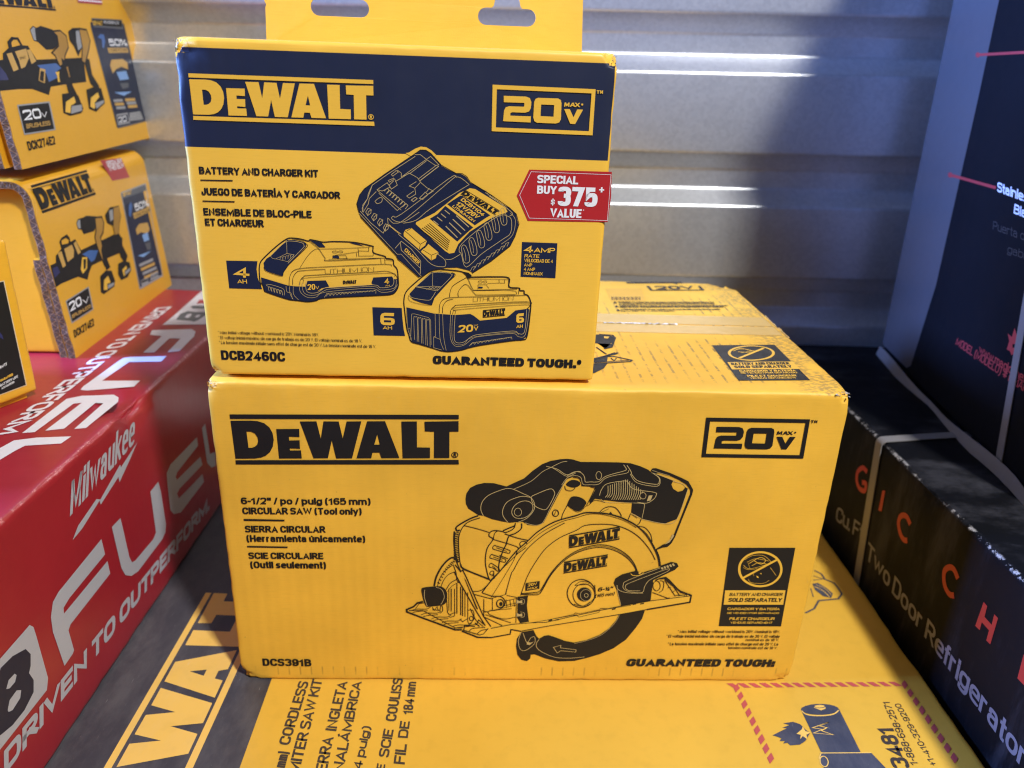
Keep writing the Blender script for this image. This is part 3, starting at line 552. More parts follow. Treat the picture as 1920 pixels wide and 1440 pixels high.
('f','S','saw_drawing','gold',4,0,[2963,1021,2976,1028,2986,1009,2976,1004],[]),
('f','S','saw_drawing','gold',4,0,[2982,1029,2995,1036,3005,1016,2995,1012],[]),
('f','S','saw_drawing','gold',4,0,[3001,1037,3013,1044,3024,1024,3014,1019],[]),
('f','S','saw_drawing','black',2,0,[2854,643,2841,569,2802,486,2743,384,2661,307,2562,251,2469,215,2382,189,2272,184,2175,209,2091,248,2064,243,2062,209,2039,185,1997,198,1968,243,1955,319,1959,387,1987,446,2074,465,2097,413,2118,388,2151,414,2184,421,2233,402,2302,371,2371,356,2457,378,2549,425,2612,484,2659,559,2676,617],[]),
('s','S','saw_drawing','gold',4,1,0,0.4,[2118,384,2100,346,2109,303,2159,261,2243,223,2346,215,2455,228]),
('s','S','saw_drawing','gold',4,1,0,0.32,[2677,605,2655,543,2612,480,2549,418,2452,372,2372,348]),
('s','S','saw_drawing','gold',4,0,1,0.4,[2224,313,2277,332,2275,309,2389,292,2389,271,2280,283,2254,263]),
('s','S','saw_drawing','gold',4,1,0,0.39,[1987,446,1970,370,1987,294,2028,286,2086,346,2084,405,2057,396,2032,354,2001,438]),
('f','S','saw_drawing','gold',4,0,[2031,362,2059,354,2079,363,2053,333,2032,337],[]),
('f','S','saw_drawing','black',2,0,[1949,752,2022,763,2018,676,2039,529,1977,527,1952,578,1954,619],[]),
('f','S','saw_drawing','gold',4,0,[1943,728,1963,716,1983,725,1985,696,1964,700,1944,694],[]),
('s','S','saw_drawing','gold',4,1,0,0.3,[1969,736,1996,729,1997,696,1974,688]),
('f','S','saw_drawing','gold',4,0,[1947,615,1968,603,1987,611,1990,583,1968,586,1949,581],[]),
('s','S','saw_drawing','gold',4,1,0,0.31,[1974,623,2001,615,2002,583,1979,574]),
('f','S','saw_drawing','yellow',3,0,[1748,469,1918,512,2156,563,2368,606,2676,674,2898,732,3166,784,3168,720,2866,652,2682,609,2373,540,1987,454,1913,466,1909,429,1774,398,1680,398],[]),
('s','S','saw_drawing','black',4,0,0,0.77,[1747,398,1774,397,1909,429,1913,470,1987,454]),
('s','S','saw_drawing','black',4,0,0,0.47,[1772,478,1918,514,2038,528,2158,534,2369,596,2676,679,2899,729,3163,772]),
('s','S','saw_drawing','black',4,0,0,0.47,[1987,456,2160,499,2682,609,2866,652]),
('s','S','saw_drawing','black',4,0,0,0.94,[2866,652,3166,718,3168,776,3085,812,2996,887,2966,918,2927,916]),
('s','S','saw_drawing','black',4,0,0,0.31,[2044,528,2170,555,2355,606,2361,619,2395,611,2532,649,2538,659,2599,657,2749,700,2880,732]),
('f','S','saw_drawing','black',5,0,[2177,555,2203,562,2201,551,2175,545],[]),
('f','S','saw_drawing','black',5,0,[2224,560,2250,567,2248,555,2222,550],[]),
('f','S','saw_drawing','black',5,0,[2349,598,2375,605,2373,593,2347,588],[]),
('f','S','saw_drawing','black',5,0,[2619,655,2645,662,2643,651,2617,645],[]),
('f','S','saw_drawing','black',5,0,[2762,700,2788,706,2787,695,2761,690],[]),
('f','S','saw_drawing','black',5,0,[2815,704,2842,711,2840,700,2814,694],[]),
('f','S','saw_drawing','black',5,0,[2991,750,3018,757,3016,746,2990,741],[]),
('s','S','saw_drawing','black',4,0,0,0.31,[2051,528,2368,602,2390,582,2528,624,2533,641,2750,687]),
('s','S','saw_drawing','black',3,0,0,0.7,[2901,901,2932,917,2971,926,3000,902,3092,800,3160,784]),
('s','S','saw_drawing','black',3,1,1,0.39,[2941,854,2941,840,2938,828,2932,818,2924,813,2915,813,2907,818,2899,827,2893,840,2890,854,2890,868,2893,880,2899,889,2907,894,2916,895,2924,890,2932,881,2938,868]),
('s','S','saw_drawing','black',3,1,0,0.39,[2934,898,2962,886,2962,822,2938,798]),
('s','S','saw_drawing','black',3,0,0,0.39,[2967,902,3055,771,3084,780,3001,895]),
('s','S','saw_drawing','black',3,1,0,0.39,[2892,798,3004,751]),
('s','S','saw_drawing','black',3,1,0,0.31,[2994,839,3020,843]),
('s','S','saw_drawing','black',3,1,0,0.31,[3028,799,3050,815]),
('s','S','saw_drawing','black',3,0,0,0.47,[3070,759,3094,780]),
('s','S','saw_drawing','black',3,0,0,0.47,[3085,763,3107,781]),
('s','S','saw_drawing','black',3,0,0,0.47,[3101,766,3120,783]),
('s','S','saw_drawing','black',3,0,0,0.47,[3117,769,3133,785]),
('s','S','saw_drawing','black',3,0,0,0.47,[3132,773,3147,787]),
('s','S','saw_drawing','black',3,0,0,0.47,[3148,776,3160,788]),
('s','S','saw_drawing','black',3,1,0,0.83,[1664,1404,1611,1380,1549,1339,1518,1309,1525,1285,1543,1291]),
('s','S','saw_drawing','black',3,1,0,0.49,[1677,1388,1611,1361,1571,1326,1543,1265,1536,1190,1546,1046,1565,985,1617,955,1748,894]),
('s','S','saw_drawing','black',3,1,0,0.42,[1571,1326,1656,1303,1739,1275]),
('s','S','saw_drawing','black',3,1,0,0.86,[1552,1016,1578,978,1748,898]),
('s','S','saw_drawing','black',3,0,0,0.49,[1512,1279,1505,1272,1515,1266,1537,1274]),
('s','S','saw_drawing','black',3,0,0,0.49,[1512,1265,1506,1258,1515,1252,1537,1259]),
('s','S','saw_drawing','black',3,0,0,0.49,[1512,1251,1506,1243,1515,1238,1537,1245]),
('s','S','saw_drawing','black',3,0,0,0.49,[1512,1237,1506,1229,1515,1223,1537,1231]),
('s','S','saw_drawing','black',3,0,0,0.49,[1512,1223,1506,1215,1515,1209,1537,1217]),
('s','S','saw_drawing','black',3,0,0,0.49,[1512,1208,1506,1201,1515,1195,1538,1203]),
('s','S','saw_drawing','black',3,0,0,0.49,[1512,1194,1506,1187,1516,1181,1538,1189]),
('s','S','saw_drawing','black',3,0,0,0.49,[1512,1180,1506,1172,1516,1167,1538,1174]),
('s','S','saw_drawing','black',3,0,0,0.49,[1513,1166,1506,1158,1516,1152,1538,1160]),
('s','S','saw_drawing','black',3,0,0,0.49,[1513,1151,1506,1144,1516,1138,1538,1146]),
('s','S','saw_drawing','black',3,0,0,0.49,[1513,1137,1506,1129,1516,1124,1538,1131]),
('s','S','saw_drawing','black',3,0,0,0.49,[1513,1123,1507,1115,1516,1109,1538,1117]),
('s','S','saw_drawing','black',3,0,0,0.49,[1513,1108,1507,1101,1516,1095,1539,1103]),
('s','S','saw_drawing','black',3,0,0,0.49,[1513,1094,1507,1086,1516,1080,1539,1088]),
('s','S','saw_drawing','black',3,0,0,0.5,[1513,1080,1507,1072,1517,1066,1539,1074]),
('s','S','saw_drawing','black',3,0,0,0.5,[1513,1065,1507,1057,1517,1051,1539,1059]),
('s','S','saw_drawing','black',3,1,0,0.77,[1507,1279,1505,1205,1513,1114,1526,1054]),
('s','S','saw_drawing','black',3,1,0,0.56,[1913,1351,1902,1307,1853,1276,1827,1283,1776,1290,1745,1275,1740,1245,1766,1219,1729,1147,1719,1041,1738,933,1755,886]),
('s','S','saw_drawing','black',3,1,0,0.64,[1954,1348,1953,1307,1916,1270,1873,1247,1856,1179,1838,1134,1815,1042,1811,972]),
('s','S','saw_drawing','black',3,1,0,0.35,[1944,1370,1969,1385]),
('s','S','saw_drawing','black',3,1,0,0.42,[1769,1216,1777,1268,1802,1291]),
('s','S','saw_drawing','black',3,1,0,0.5,[1844,1265,1930,1233,2008,1215]),
('s','S','saw_drawing','black',3,1,0,0.43,[1772,1219,1927,1165,1934,1135,1929,1104,1991,1158]),
('s','S','saw_drawing','black',3,1,0,0.43,[1959,1158,1948,1188,1963,1207,1989,1204,1996,1189]),
('s','S','saw_drawing','black',3,1,0,0.7,[1833,1291,1908,1329]),
('s','S','saw_drawing','black',3,1,1,0.43,[1767,1155,1776,1171,1793,1167,1877,1136,1884,1119,1871,1111,1793,1135,1771,1143]),
('s','S','saw_drawing','black',3,1,0,0.29,[1790,1154,1864,1126]),
('s','S','saw_drawing','black',3,1,1,0.43,[1750,1083,1759,1099,1775,1095,1850,1064,1857,1046,1844,1038,1776,1063,1753,1070]),
('s','S','saw_drawing','black',3,1,0,0.29,[1772,1081,1838,1054]),
('s','S','saw_drawing','black',3,1,1,0.44,[1745,1010,1755,1026,1771,1022,1810,990,1817,973,1805,965,1772,990,1749,997]),
('s','S','saw_drawing','black',3,1,0,0.29,[1768,1008,1798,980]),
('s','S','saw_drawing','black',3,1,1,0.44,[1753,949,1763,964,1779,960,1780,928,1787,910,1774,902,1780,928,1757,935]),
('s','S','saw_drawing','black',3,1,0,0.29,[1776,946,1767,918]),
('s','S','saw_drawing','black',3,1,0,0.43,[1814,1095,1873,1066]),
('s','S','saw_drawing','black',3,1,0,0.43,[1755,886,1935,1105]),
('s','S','saw_drawing','black',3,1,0,0.44,[1639,793,1698,805,1755,873]),
('s','S','saw_drawing','black',3,1,0,0.52,[1702,784,1765,758,1791,755,1837,751,1864,715,1859,675,1827,646,1781,634]),
('s','S','saw_drawing','black',3,1,0,0.3,[1772,738,1866,771,1862,779]),
('s','S','saw_drawing','black',3,1,1,0.6,[1856,694,1855,682,1851,672,1844,664,1836,660,1828,660,1819,664,1812,671,1808,681,1806,693,1807,705,1811,715,1817,722,1826,726,1834,727,1843,723,1849,715,1854,705]),
('f','S','saw_drawing','black',3,0,[1847,689,1847,683,1845,678,1842,674,1838,672,1834,672,1830,674,1827,678,1825,683,1824,689,1824,695,1826,701,1829,705,1833,707,1837,707,1841,705,1844,701,1847,695],[]),
('s','S','saw_drawing','black',3,1,0,0.45,[1650,769,1765,734,1775,739]),
('s','S','saw_drawing','black',3,1,0,0.45,[1716,730,1719,576]),
('s','S','saw_drawing','black',3,1,0,0.38,[1775,731,1778,638]),
('s','S','saw_drawing','black',3,0,0,0.37,[1873,763,1942,748,1947,529]),
('s','S','saw_drawing','black',3,1,0,0.3,[1864,715,1949,740]),
('s','S','saw_drawing','black',3,1,0,0.3,[1862,675,1944,700]),
('s','S','saw_drawing','black',3,1,0,0.38,[1708,633,1748,617,1762,597,1856,561,1942,578]),
('s','S','saw_drawing','black',3,1,0,0.3,[1722,617,1945,684]),
('s','S','saw_drawing','black',3,1,0,0.3,[1755,633,1913,651]),
('s','S','saw_drawing','black',3,0,0,0.3,[1871,727,1879,667]),
('s','S','saw_drawing','black',3,0,0,0.3,[1897,728,1906,667]),
('s','S','saw_drawing','black',3,0,0,0.3,[1923,728,1932,668]),
('s','S','saw_drawing','black',3,1,0,0.46,[1723,576,1851,503]),
('s','S','saw_drawing','black',3,1,0,0.38,[1729,597,1911,528]),
('s','S','saw_drawing','black',3,1,0,0.99,[1372,838,1385,908,1418,986,1462,1048,1501,1071,1539,1034]),
('s','S','saw_drawing','black',3,1,0,0.36,[1395,838,1411,901,1443,959,1501,1014]),
('s','S','saw_drawing','black',3,1,0,0.36,[1418,830,1437,885,1469,932,1514,956]),
('s','S','saw_drawing','black',3,1,0,0.43,[1454,807,1483,862,1528,894]),
('s','S','saw_drawing','black',3,1,0,0.29,[1463,791,1496,839,1541,871]),
('s','S','saw_drawing','black',3,0,0,0.5,[1395,869,1411,858]),
('s','S','saw_drawing','black',3,0,0,0.5,[1405,894,1421,883]),
('s','S','saw_drawing','black',3,0,0,0.5,[1416,918,1431,907]),
('s','S','saw_drawing','black',3,0,0,0.5,[1426,941,1442,930]),
('s','S','saw_drawing','black',3,0,0,0.5,[1436,962,1452,951]),
('s','S','saw_drawing','black',3,0,0,0.5,[1447,981,1462,970]),
('s','S','saw_drawing','black',3,0,0,0.5,[1457,997,1472,987]),
('s','S','saw_drawing','black',3,0,0,0.5,[1467,1011,1482,1001]),
('s','S','saw_drawing','black',3,0,0,0.5,[1477,1024,1493,1013]),
('s','S','saw_drawing','black',3,0,0,0.5,[1487,1035,1503,1025]),
('s','S','saw_drawing','black',3,0,0,0.5,[1498,1046,1513,1035]),
('s','S','saw_drawing','black',3,0,0,0.58,[1514,1014,1553,957,1566,972,1592,911,1716,584,1771,494]),
('s','S','saw_drawing','black',3,0,0,0.6,[1508,956,1554,855,1662,633,1731,502]),
('f','S','saw_drawing','black',3,0,[1576,910,1589,887,1678,641,1665,649],[]),
('s','S','saw_drawing','black',3,1,0,0.57,[1520,1045,1553,961]),
('s','S','saw_drawing','black',3,1,0,0.43,[1501,1014,1521,949,1528,886,1547,863]),
('s','S','saw_drawing','black',3,0,0,0.37,[1473,815,1474,631]),
('s','S','saw_drawing','black',3,0,0,0.52,[1489,815,1490,623]),
('s','S','saw_drawing','black',3,0,0,0.37,[1512,815,1514,612]),
('s','S','saw_drawing','black',3,0,0,0.52,[1528,858,1530,604]),
('s','S','saw_drawing','black',3,0,0,0.52,[1554,833,1557,591]),
('s','S','saw_drawing','black',3,0,0,0.52,[1567,821,1570,585]),
('s','S','saw_drawing','black',3,0,0,0.37,[1584,805,1587,577]),
('s','S','saw_drawing','black',3,0,0,0.37,[1604,786,1607,567]),
('s','S','saw_drawing','black',3,0,0,0.37,[1464,615,1477,594,1517,615,1511,582,1478,570]),
('s','S','saw_drawing','black',3,0,0,0.38,[1550,558,1571,534,1610,567]),
('s','S','saw_drawing','black',3,1,0,0.38,[1603,632,1642,632,1650,559,1617,518,1604,559]),
('s','S','saw_drawing','black',3,1,1,0.45,[1645,563,1644,557,1642,552,1638,547,1634,545,1629,545,1625,547,1621,551,1619,557,1618,563,1619,569,1621,575,1624,579,1629,581,1633,581,1638,579,1641,575,1644,569]),
('s','S','saw_drawing','black',3,1,0,0.45,[1622,649,1663,551,1718,494]),
('s','S','saw_drawing','black',3,0,0,0.45,[1584,501,1671,510,1683,551,1724,510]),
('s','S','saw_drawing','black',3,0,0,0.61,[1657,526,1691,494]),
('s','S','saw_drawing','black',3,1,0,0.37,[1208,625,1247,641,1319,642,1346,661]),
('s','S','saw_drawing','black',3,1,0,0.37,[1221,611,1260,621,1326,628]),
('s','S','saw_drawing','black',3,1,0,0.37,[1280,591,1319,608,1392,608,1418,627]),
('s','S','saw_drawing','black',3,1,0,0.37,[1293,577,1332,587,1398,595]),
('s','S','saw_drawing','black',3,1,0,0.37,[1352,557,1392,574,1464,575,1491,594]),
('s','S','saw_drawing','black',3,1,0,0.37,[1365,544,1405,554,1471,561]),
('s','S','saw_drawing','black',3,1,0,0.37,[1425,524,1464,540,1537,541,1564,560]),
('s','S','saw_drawing','black',3,1,0,0.37,[1438,510,1478,520,1544,527]),
('s','S','saw_drawing','black',3,1,0,0.38,[1498,490,1538,506,1611,507,1637,526]),
('s','S','saw_drawing','black',3,1,0,0.38,[1511,476,1551,486,1618,493]),
('s','S','saw_drawing','black',3,0,0,0.44,[1319,662,1418,679,1411,630,1359,638]),
('s','S','saw_drawing','black',3,0,0,0.37,[1359,658,1372,630,1392,663,1401,630]),
('s','S','saw_drawing','black',3,0,0,1.04,[1294,705,1254,692,1228,661,1180,636,1181,616,1292,564,1518,463,1566,464]),
('s','S','saw_drawing','black',3,0,0,0.38,[1195,628,1293,629,1518,480,1571,480]),
('s','S','saw_drawing','black',3,0,0,0.37,[1242,645,1267,686,1300,694]),
('s','S','saw_drawing','black',3,0,0,1.0,[1566,453,1680,398,1754,398]),
('s','S','saw_drawing','black',3,0,0,0.46,[1571,464,1693,419,1719,427,1752,477]),
('s','S','saw_drawing','black',3,1,0,0.45,[1618,452,1645,477,1731,486]),
('s','S','saw_drawing','black',3,1,0,0.46,[1672,427,1705,460,1745,469]),
('s','S','saw_drawing','black',3,0,0,0.53,[1581,464,1584,501,1658,493]),
('s','S','saw_drawing','black',3,1,0,0.44,[1424,679,1431,631,1411,606]),
('s','S','saw_drawing','black',3,0,0,0.44,[1457,743,1464,615]),
('f','S','saw_drawing','black',2,1,[1283,801,1301,823,1385,834,1424,830,1454,799,1462,751,1454,699,1424,675,1333,662,1310,674,1294,726],[]),
('s','S','saw_drawing','gold',4,1,0,0.37,[1307,805,1304,742,1323,666]),
('s','S','saw_drawing','gold',4,1,0,0.36,[1385,826,1424,807,1441,743,1418,683]),
('f','ST','top_warning_label','black',1,0,[3343,869,3824,914,3820,216,3335,184],[]),
('f','ST','top_warning_label','yellow',2,0,[3358,521,3828,562,3832,419,3349,382],[]),
('t','ST','top_warning_label','black',4,'BATTERY AND CHARGER',(337.0,46.22),(378.82,49.88),(337.55,51.02),0.014,0),
('t','ST','top_warning_label','black',4,'SOLD SEPARATELY',(337.4,40.39),(378.47,43.94),(337.95,45.09),0.028,0),
('t','ST','top_warning_label','yellow',4,'CARGADOR Y BATERÍA',(338.73,33.6),(378.35,36.7),(339.14,37.04),0.02,0),
('t','ST','top_warning_label','yellow',4,'SE VENDEN POR SEPARADO',(338.53,30.21),(377.91,33.27),(338.78,32.75),0.015,0),
('t','ST','top_warning_label','yellow',4,'PILE ET CHARGEUR',(341.23,24.83),(375.33,27.53),(341.65,28.16),0.02,0),
('t','ST','top_warning_label','yellow',4,'VENDUS SÉPARÉMENT',(341.98,21.33),(373.74,23.87),(342.24,23.79),0.015,0),
('s','ST','top_warning_label','yellow',3,1,1,1.9,[3752,727,3724,674,3681,628,3627,593,3569,573,3514,569,3467,583,3435,613,3420,655,3425,706,3450,758,3493,807,3548,844,3608,867,3666,871,3715,855,3747,823,3760,778]),
('s','ST','top_warning_label','yellow',3,0,0,2.03,[3468,607,3713,826]),
('s','ST','top_warning_label','yellow',3,1,0,0.85,[3467,750,3542,811,3588,775,3629,761]),
('s','ST','top_warning_label','yellow',3,1,0,0.83,[3496,736,3583,725]),
('s','ST','top_warning_label','yellow',3,1,0,0.56,[3500,785,3572,797,3605,759,3513,718]),
('f','ST','top_saw_drawing','black',1,0,[2450,1055,2608,1052,2647,1001,2596,769,2545,740,2610,877,2601,843,2505,853,2427,865],[]),
('f','ST','top_saw_drawing','yellow',2,0,[2573,1014,2613,1009,2595,966,2567,971],[]),
('s','ST','top_saw_drawing','black',3,0,0,1.34,[2544,1058,2641,1044,2650,984,2593,776,2534,739]),
('s','ST','top_saw_drawing','black',3,1,0,0.96,[2482,768,2534,627]),
('s','ST','top_saw_drawing','black',3,1,0,0.95,[2437,514,2524,595,2600,663]),
('f','ST','top_saw_drawing','black',2,0,[2384,510,2525,605,2615,673,2627,661,2607,629,2539,587,2518,483,2375,444],[]),
('f','ST','top_saw_drawing','black',2,0,[2405,429,2519,453,2479,355,2405,266,2338,222],[]),
('s','ST','top_saw_drawing','black',3,0,0,1.19,[2405,429,2680,492,2693,520,2656,542,2587,584,2538,581]),
('s','ST','top_saw_drawing','black',3,0,0,0.71,[2429,454,2679,519]),
('s','ST','top_saw_drawing','black',3,1,0,0.7,[2555,551,2570,507,2593,554]),
('s','ST','top_voltage_logo','black',3,0,0,2.09,[3186,2483,3193,2336,3676,2392,3676,2531]),
('t','ST','top_voltage_logo','black',4,'20V',(324.87,236.73),(361.68,241.26),(324.38,248.36),0.03,0),
('f','ST','top_voltage_logo','black',2,0,[3004,2602,3534,2672,3548,2606,3499,2618,3480,2566,3445,2607,3010,2553],[]),
('t','ST','top_small_print','black',4,'WARNING: To reduce the risk of injury read the instruction manual before use',(282.59,190.12),(367.13,198.38),(282.38,193.82),0.012,0),
('t','ST','top_small_print','black',4,'or servicing. Wear eye protection. Keep hands clear of the blade at all times.',(282.25,185.5),(367.19,193.7),(282.04,189.15),0.012,0),
('t','ST','top_small_print','black',4,'ADVERTENCIA: Para reducir el riesgo de lesiones lea el manual de instrucciones',(281.76,180.02),(376.63,188.97),(281.55,183.62),0.012,0),
('t','ST','top_small_print','black',4,'antes de usar. Use proteccion para los ojos y mantenga las manos alejadas.',(281.57,176.43),(372.79,184.99),(281.36,179.99),0.012,0),
('t','ST','top_small_print','black',4,'AVERTISSEMENT: Pour reduire le risque de blessures lire le guide',(280.8,169.32),(366.6,177.3),(280.59,172.81),0.012,0),
('t','ST','top_small_print','black',4,'avant usage.',(280.48,164.96),(326.61,169.6),(280.27,168.4),0.012,0),
('f','ST','top_small_print','tanp',1,0,[2776,2359,3114,2407,3068,1988,2771,1952],[]),
('f','ST','top_small_print','black',2,0,[2788,2088,2796,2088,2791,1992,2782,1991],[]),
('f','ST','top_small_print','black',2,0,[2799,2089,2804,2089,2798,1992,2794,1992],[]),
('f','ST','top_small_print','black',2,0,[2811,2090,2816,2090,2810,1993,2805,1993],[]),
('f','ST','top_small_print','black',2,0,[2823,2091,2832,2092,2825,1995,2817,1994],[]),
('f','ST','top_small_print','black',2,0,[2835,2092,2840,2092,2833,1996,2828,1995],[]),
('f','ST','top_small_print','black',2,0,[2847,2093,2852,2093,2844,1997,2840,1996],[]),
('f','ST','top_small_print','black',2,0,[2859,2094,2867,2095,2859,1998,2851,1997],[]),
('f','ST','top_small_print','black',2,0,[2871,2095,2875,2096,2867,1999,2863,1998],[]),
('f','ST','top_small_print','black',2,0,[2883,2096,2887,2097,2879,2000,2874,1999],[]),
('f','ST','top_small_print','black',2,0,[2895,2097,2903,2098,2894,2001,2886,2000],[]),
('f','ST','top_small_print','black',2,0,[2907,2098,2911,2099,2902,2002,2897,2001],[]),
('f','ST','top_small_print','black',2,0,[2919,2099,2923,2100,2913,2003,2909,2002],[]),
('f','ST','top_small_print','black',2,0,[2931,2101,2939,2101,2929,2004,2920,2003],[]),
('f','ST','top_small_print','black',2,0,[2943,2102,2947,2102,2936,2005,2932,2004],[]),
('f','ST','top_small_print','black',2,0,[2955,2103,2959,2103,2948,2006,2943,2005],[]),
('f','ST','top_small_print','black',2,0,[2967,2104,2975,2104,2963,2007,2955,2006],[]),
('f','ST','top_small_print','black',2,0,[2979,2105,2983,2105,2971,2008,2966,2007],[]),
('f','ST','top_small_print','black',2,0,[2991,2106,2995,2106,2982,2009,2978,2008],[]),
('f','ST','top_small_print','black',2,0,[3003,2107,3011,2108,2998,2010,2990,2009],[]),
('f','ST','top_small_print','black',2,0,[3014,2108,3019,2108,3005,2011,3001,2010],[]),
('f','ST','top_small_print','black',2,0,[3026,2109,3031,2110,3017,2012,3013,2011],[]),
('f','ST','top_small_print','black',2,0,[3038,2110,3047,2111,3032,2013,3024,2012],[]),
('f','ST','top_small_print','black',2,0,[2777,1888,2812,1891,2798,1955],[]),
('f','ST','top_small_print','black',2,0,[2774,1779,2808,1781,2794,1843],[]),
('f','ST','top_small_print','black',2,0,[2769,1668,2803,1671,2790,1731],[]),
('g','C','brand_logo','yellow',4,'dw',(5.2,151.1),(102.3,151.1),(5.3,174.5),1),
('g','C','voltage_logo','yellow',4,'20v',(166.5,150.4),(222.6,150.0),(166.4,174.4),1),
('t','C','product_text','black',4,'BATTERY AND CHARGER KIT',(5.14,122.75),(70.45,122.89),(5.14,126.59),0.028,0),
('f','C','product_text','black',3,0,[53,1196,230,1198,230,1192,53,1190],[]),
('t','C','product_text','black',4,'JUEGO DE BATERÍA Y CARGADOR',(5.17,111.23),(81.95,111.21),(5.17,115.15),0.028,0),
('f','C','product_text','black',3,0,[52,1081,230,1082,229,1076,52,1075],[]),
('t','C','product_text','black',4,'ENSEMBLE DE BLOC-PILE',(5.01,99.97),(65.38,100.0),(5.01,103.96),0.028,0),
('t','C','product_text','black',4,'ET CHARGEUR',(5.22,94.07),(38.07,94.07),(5.22,98.11),0.028,0),
('t','C','small_print','black',4,'* Max initial voltage without workload is 20V. Nominal is 18V.',(5.61,29.23),(65.3,28.91),(5.61,31.2),0,0),
('t','C','small_print','black',4,'* El voltaje inicial máximo sin carga de trabajo es de 20 V. El voltaje nominal es de 18 V.',(5.66,25.99),(91.0,25.44),(5.66,27.97),0,0),
('t','C','small_print','black',4,'* La tension maximale initiale sans effet de charge est de 20 V. La tension nominale est de 18 V.',(5.6,22.87),(99.34,22.02),(5.6,24.86),0,0),
('t','C','model_number','black',4,'DCB2460C',(5.87,12.72),(44.08,12.28),(5.87,18.76),0.03,0),
('t','C','slogan','black',4,'GUARANTEED TOUGH.®',(133.75,12.25),(225.75,11.12),(133.75,17.8),0.07,0),
('f','C','price_label','red',1,0,[1882,1304,2351,1306,2358,1163,2350,1022,1886,1017,1817,1159],[]),
('s','C','price_label','white',3,0,0,0.21,[2349,1290,1893,1293,1833,1161,1894,1033,2348,1031,2347,1290]),
('t','C','price_label','white',4,'SPECIAL',(192.96,123.17),(216.31,123.07),(192.96,127.69),0.03,0),
('t','C','price_label','white',4,'BUY',(193.14,117.28),(204.24,117.25),(193.14,121.84),0.03,0),
('t','C','price_label','white',4,'$',(201.26,111.19),(203.67,111.16),(201.26,114.5),0.004,0),
('t','C','price_label','white',4,'375',(205.33,110.75),(228.12,110.68),(205.33,121.64),0.035,0),
('t','C','price_label','white',4,'VALUE',(201.38,104.14),(219.46,104.13),(201.38,109.21),0.03,0),
('f','C','price_label','white',4,0,[2296,1219,2305,1219,2305,1209,2315,1208,2315,1200,2305,1201,2306,1190,2296,1190,2296,1201,2286,1201,2286,1208,2296,1209],[]),
('f','C','price_label','white',4,0,[2208,1088,2208,1086,2208,1086,2207,1085,2206,1084,2205,1084,2204,1085,2203,1085,2202,1086,2202,1087,2202,1088,2203,1089,2204,1090,2205,1090,2206,1090,2207,1090,2208,1089,2208,1089],[]),
('f','C','rate_label','navy',1,0,[1858,893,2065,891,2065,682,1858,686],[]),
('t','C','rate_label','yellow',4,'4',(187.12,83.32),(192.25,83.24),(187.12,87.52),0.03,0.1),
('t','C','rate_label','yellow',4,'AMP',(192.98,83.37),(205.24,83.36),(192.98,86.31),0.02,0.05),
('t','C','rate_label','yellow',4,'RATE',(187.46,80.26),(196.17,80.17),(187.46,82.27),0.014,0.1),
('t','C','rate_label','yellow',4,'VELOCIDAD DE 4',(187.52,77.5),(204.52,77.39),(187.52,79.52),0.01,0),
('t','C','rate_label','yellow',4,'AMP',(187.52,74.94),(192.26,74.85),(187.52,76.86),0.01,0),
('t','C','rate_label','yellow',4,'4 AMP',(187.52,72.37),(194.12,72.32),(187.52,74.3),0.01,0),
('t','C','rate_label','yellow',4,'NOMINAUX',(187.52,69.79),(198.8,69.63),(187.52,71.72),0.01,0),
('f','C','capacity_label','navy',1,0,[148,740,326,741,317,695,319,642,329,608,339,575,149,576],[]),
('t','C','capacity_label','yellow',4,'4',(18.48,64.5),(27.12,64.04),(18.48,70.86),0.03,0.1),
('t','C','capacity_label','yellow',4,'AH',(20.03,60.67),(25.53,60.67),(20.03,63.08),0.015,0),
('f','C','capacity_label#2','navy',1,0,[979,478,1153,477,1156,412,1162,345,1170,301,981,301],[]),
('f','C','capacity_label#2','yellow',3,0,[1107,445,1105,425,1046,426,1045,414,1088,414,1107,408,1110,392,1106,375,1087,367,1044,368,1029,375,1023,390,1025,426,1033,439,1049,445],[[1045,399,1088,398,1088,385,1045,385]]),
('t','C','capacity_label#2','yellow',4,'AH',(103.73,34.12),(109.28,34.01),(103.73,36.26),0.015,0),
('f','C','battery_drawing','navy',1,0,[403,773,488,850,502,870,540,871,590,863,614,851,608,830,510,731,476,685,461,657,423,668,371,685,362,704,360,732,379,757],[]),
('s','C','battery_drawing','gold',4,0,0,0.22,[502,869,499,791,433,758,500,743,539,784,499,791]),
('s','C','battery_drawing','gold',4,1,0,0.22,[403,773,415,760,433,757]),
('s','C','battery_drawing','gold',4,1,0,0.27,[403,773,488,853,534,864,589,855,599,840,592,825,500,733]),
('s','C','battery_drawing','gold',4,1,0,0.16,[455,751,461,768,472,768,473,751]),
('s','C','battery_drawing','gold',4,1,0,0.16,[471,755,477,773,487,772,487,755]),
('s','C','battery_drawing','gold',4,1,0,0.16,[486,760,493,777,503,775,502,758]),
('s','C','battery_drawing','gold',4,1,0,0.16,[502,764,508,782,518,779,516,762]),
('s','C','battery_drawing','gold',4,1,0,0.16,[517,769,524,786,534,782,531,765]),
('s','C','battery_drawing','black',3,1,0,0.48,[332,591,331,666,338,724,364,761,441,831,500,874,531,882,581,878,625,867,636,875,671,870,711,863,772,868,889,866,985,848,995,840,997,808,1061,789,1066,778,1107,770,1112,738,1131,712,1136,653,1135,610,1118,577,1091,560,1018,552,703,529,650,512,598,504,546,509,494,514,443,529,363,557,351,570,346,597,336,613]),
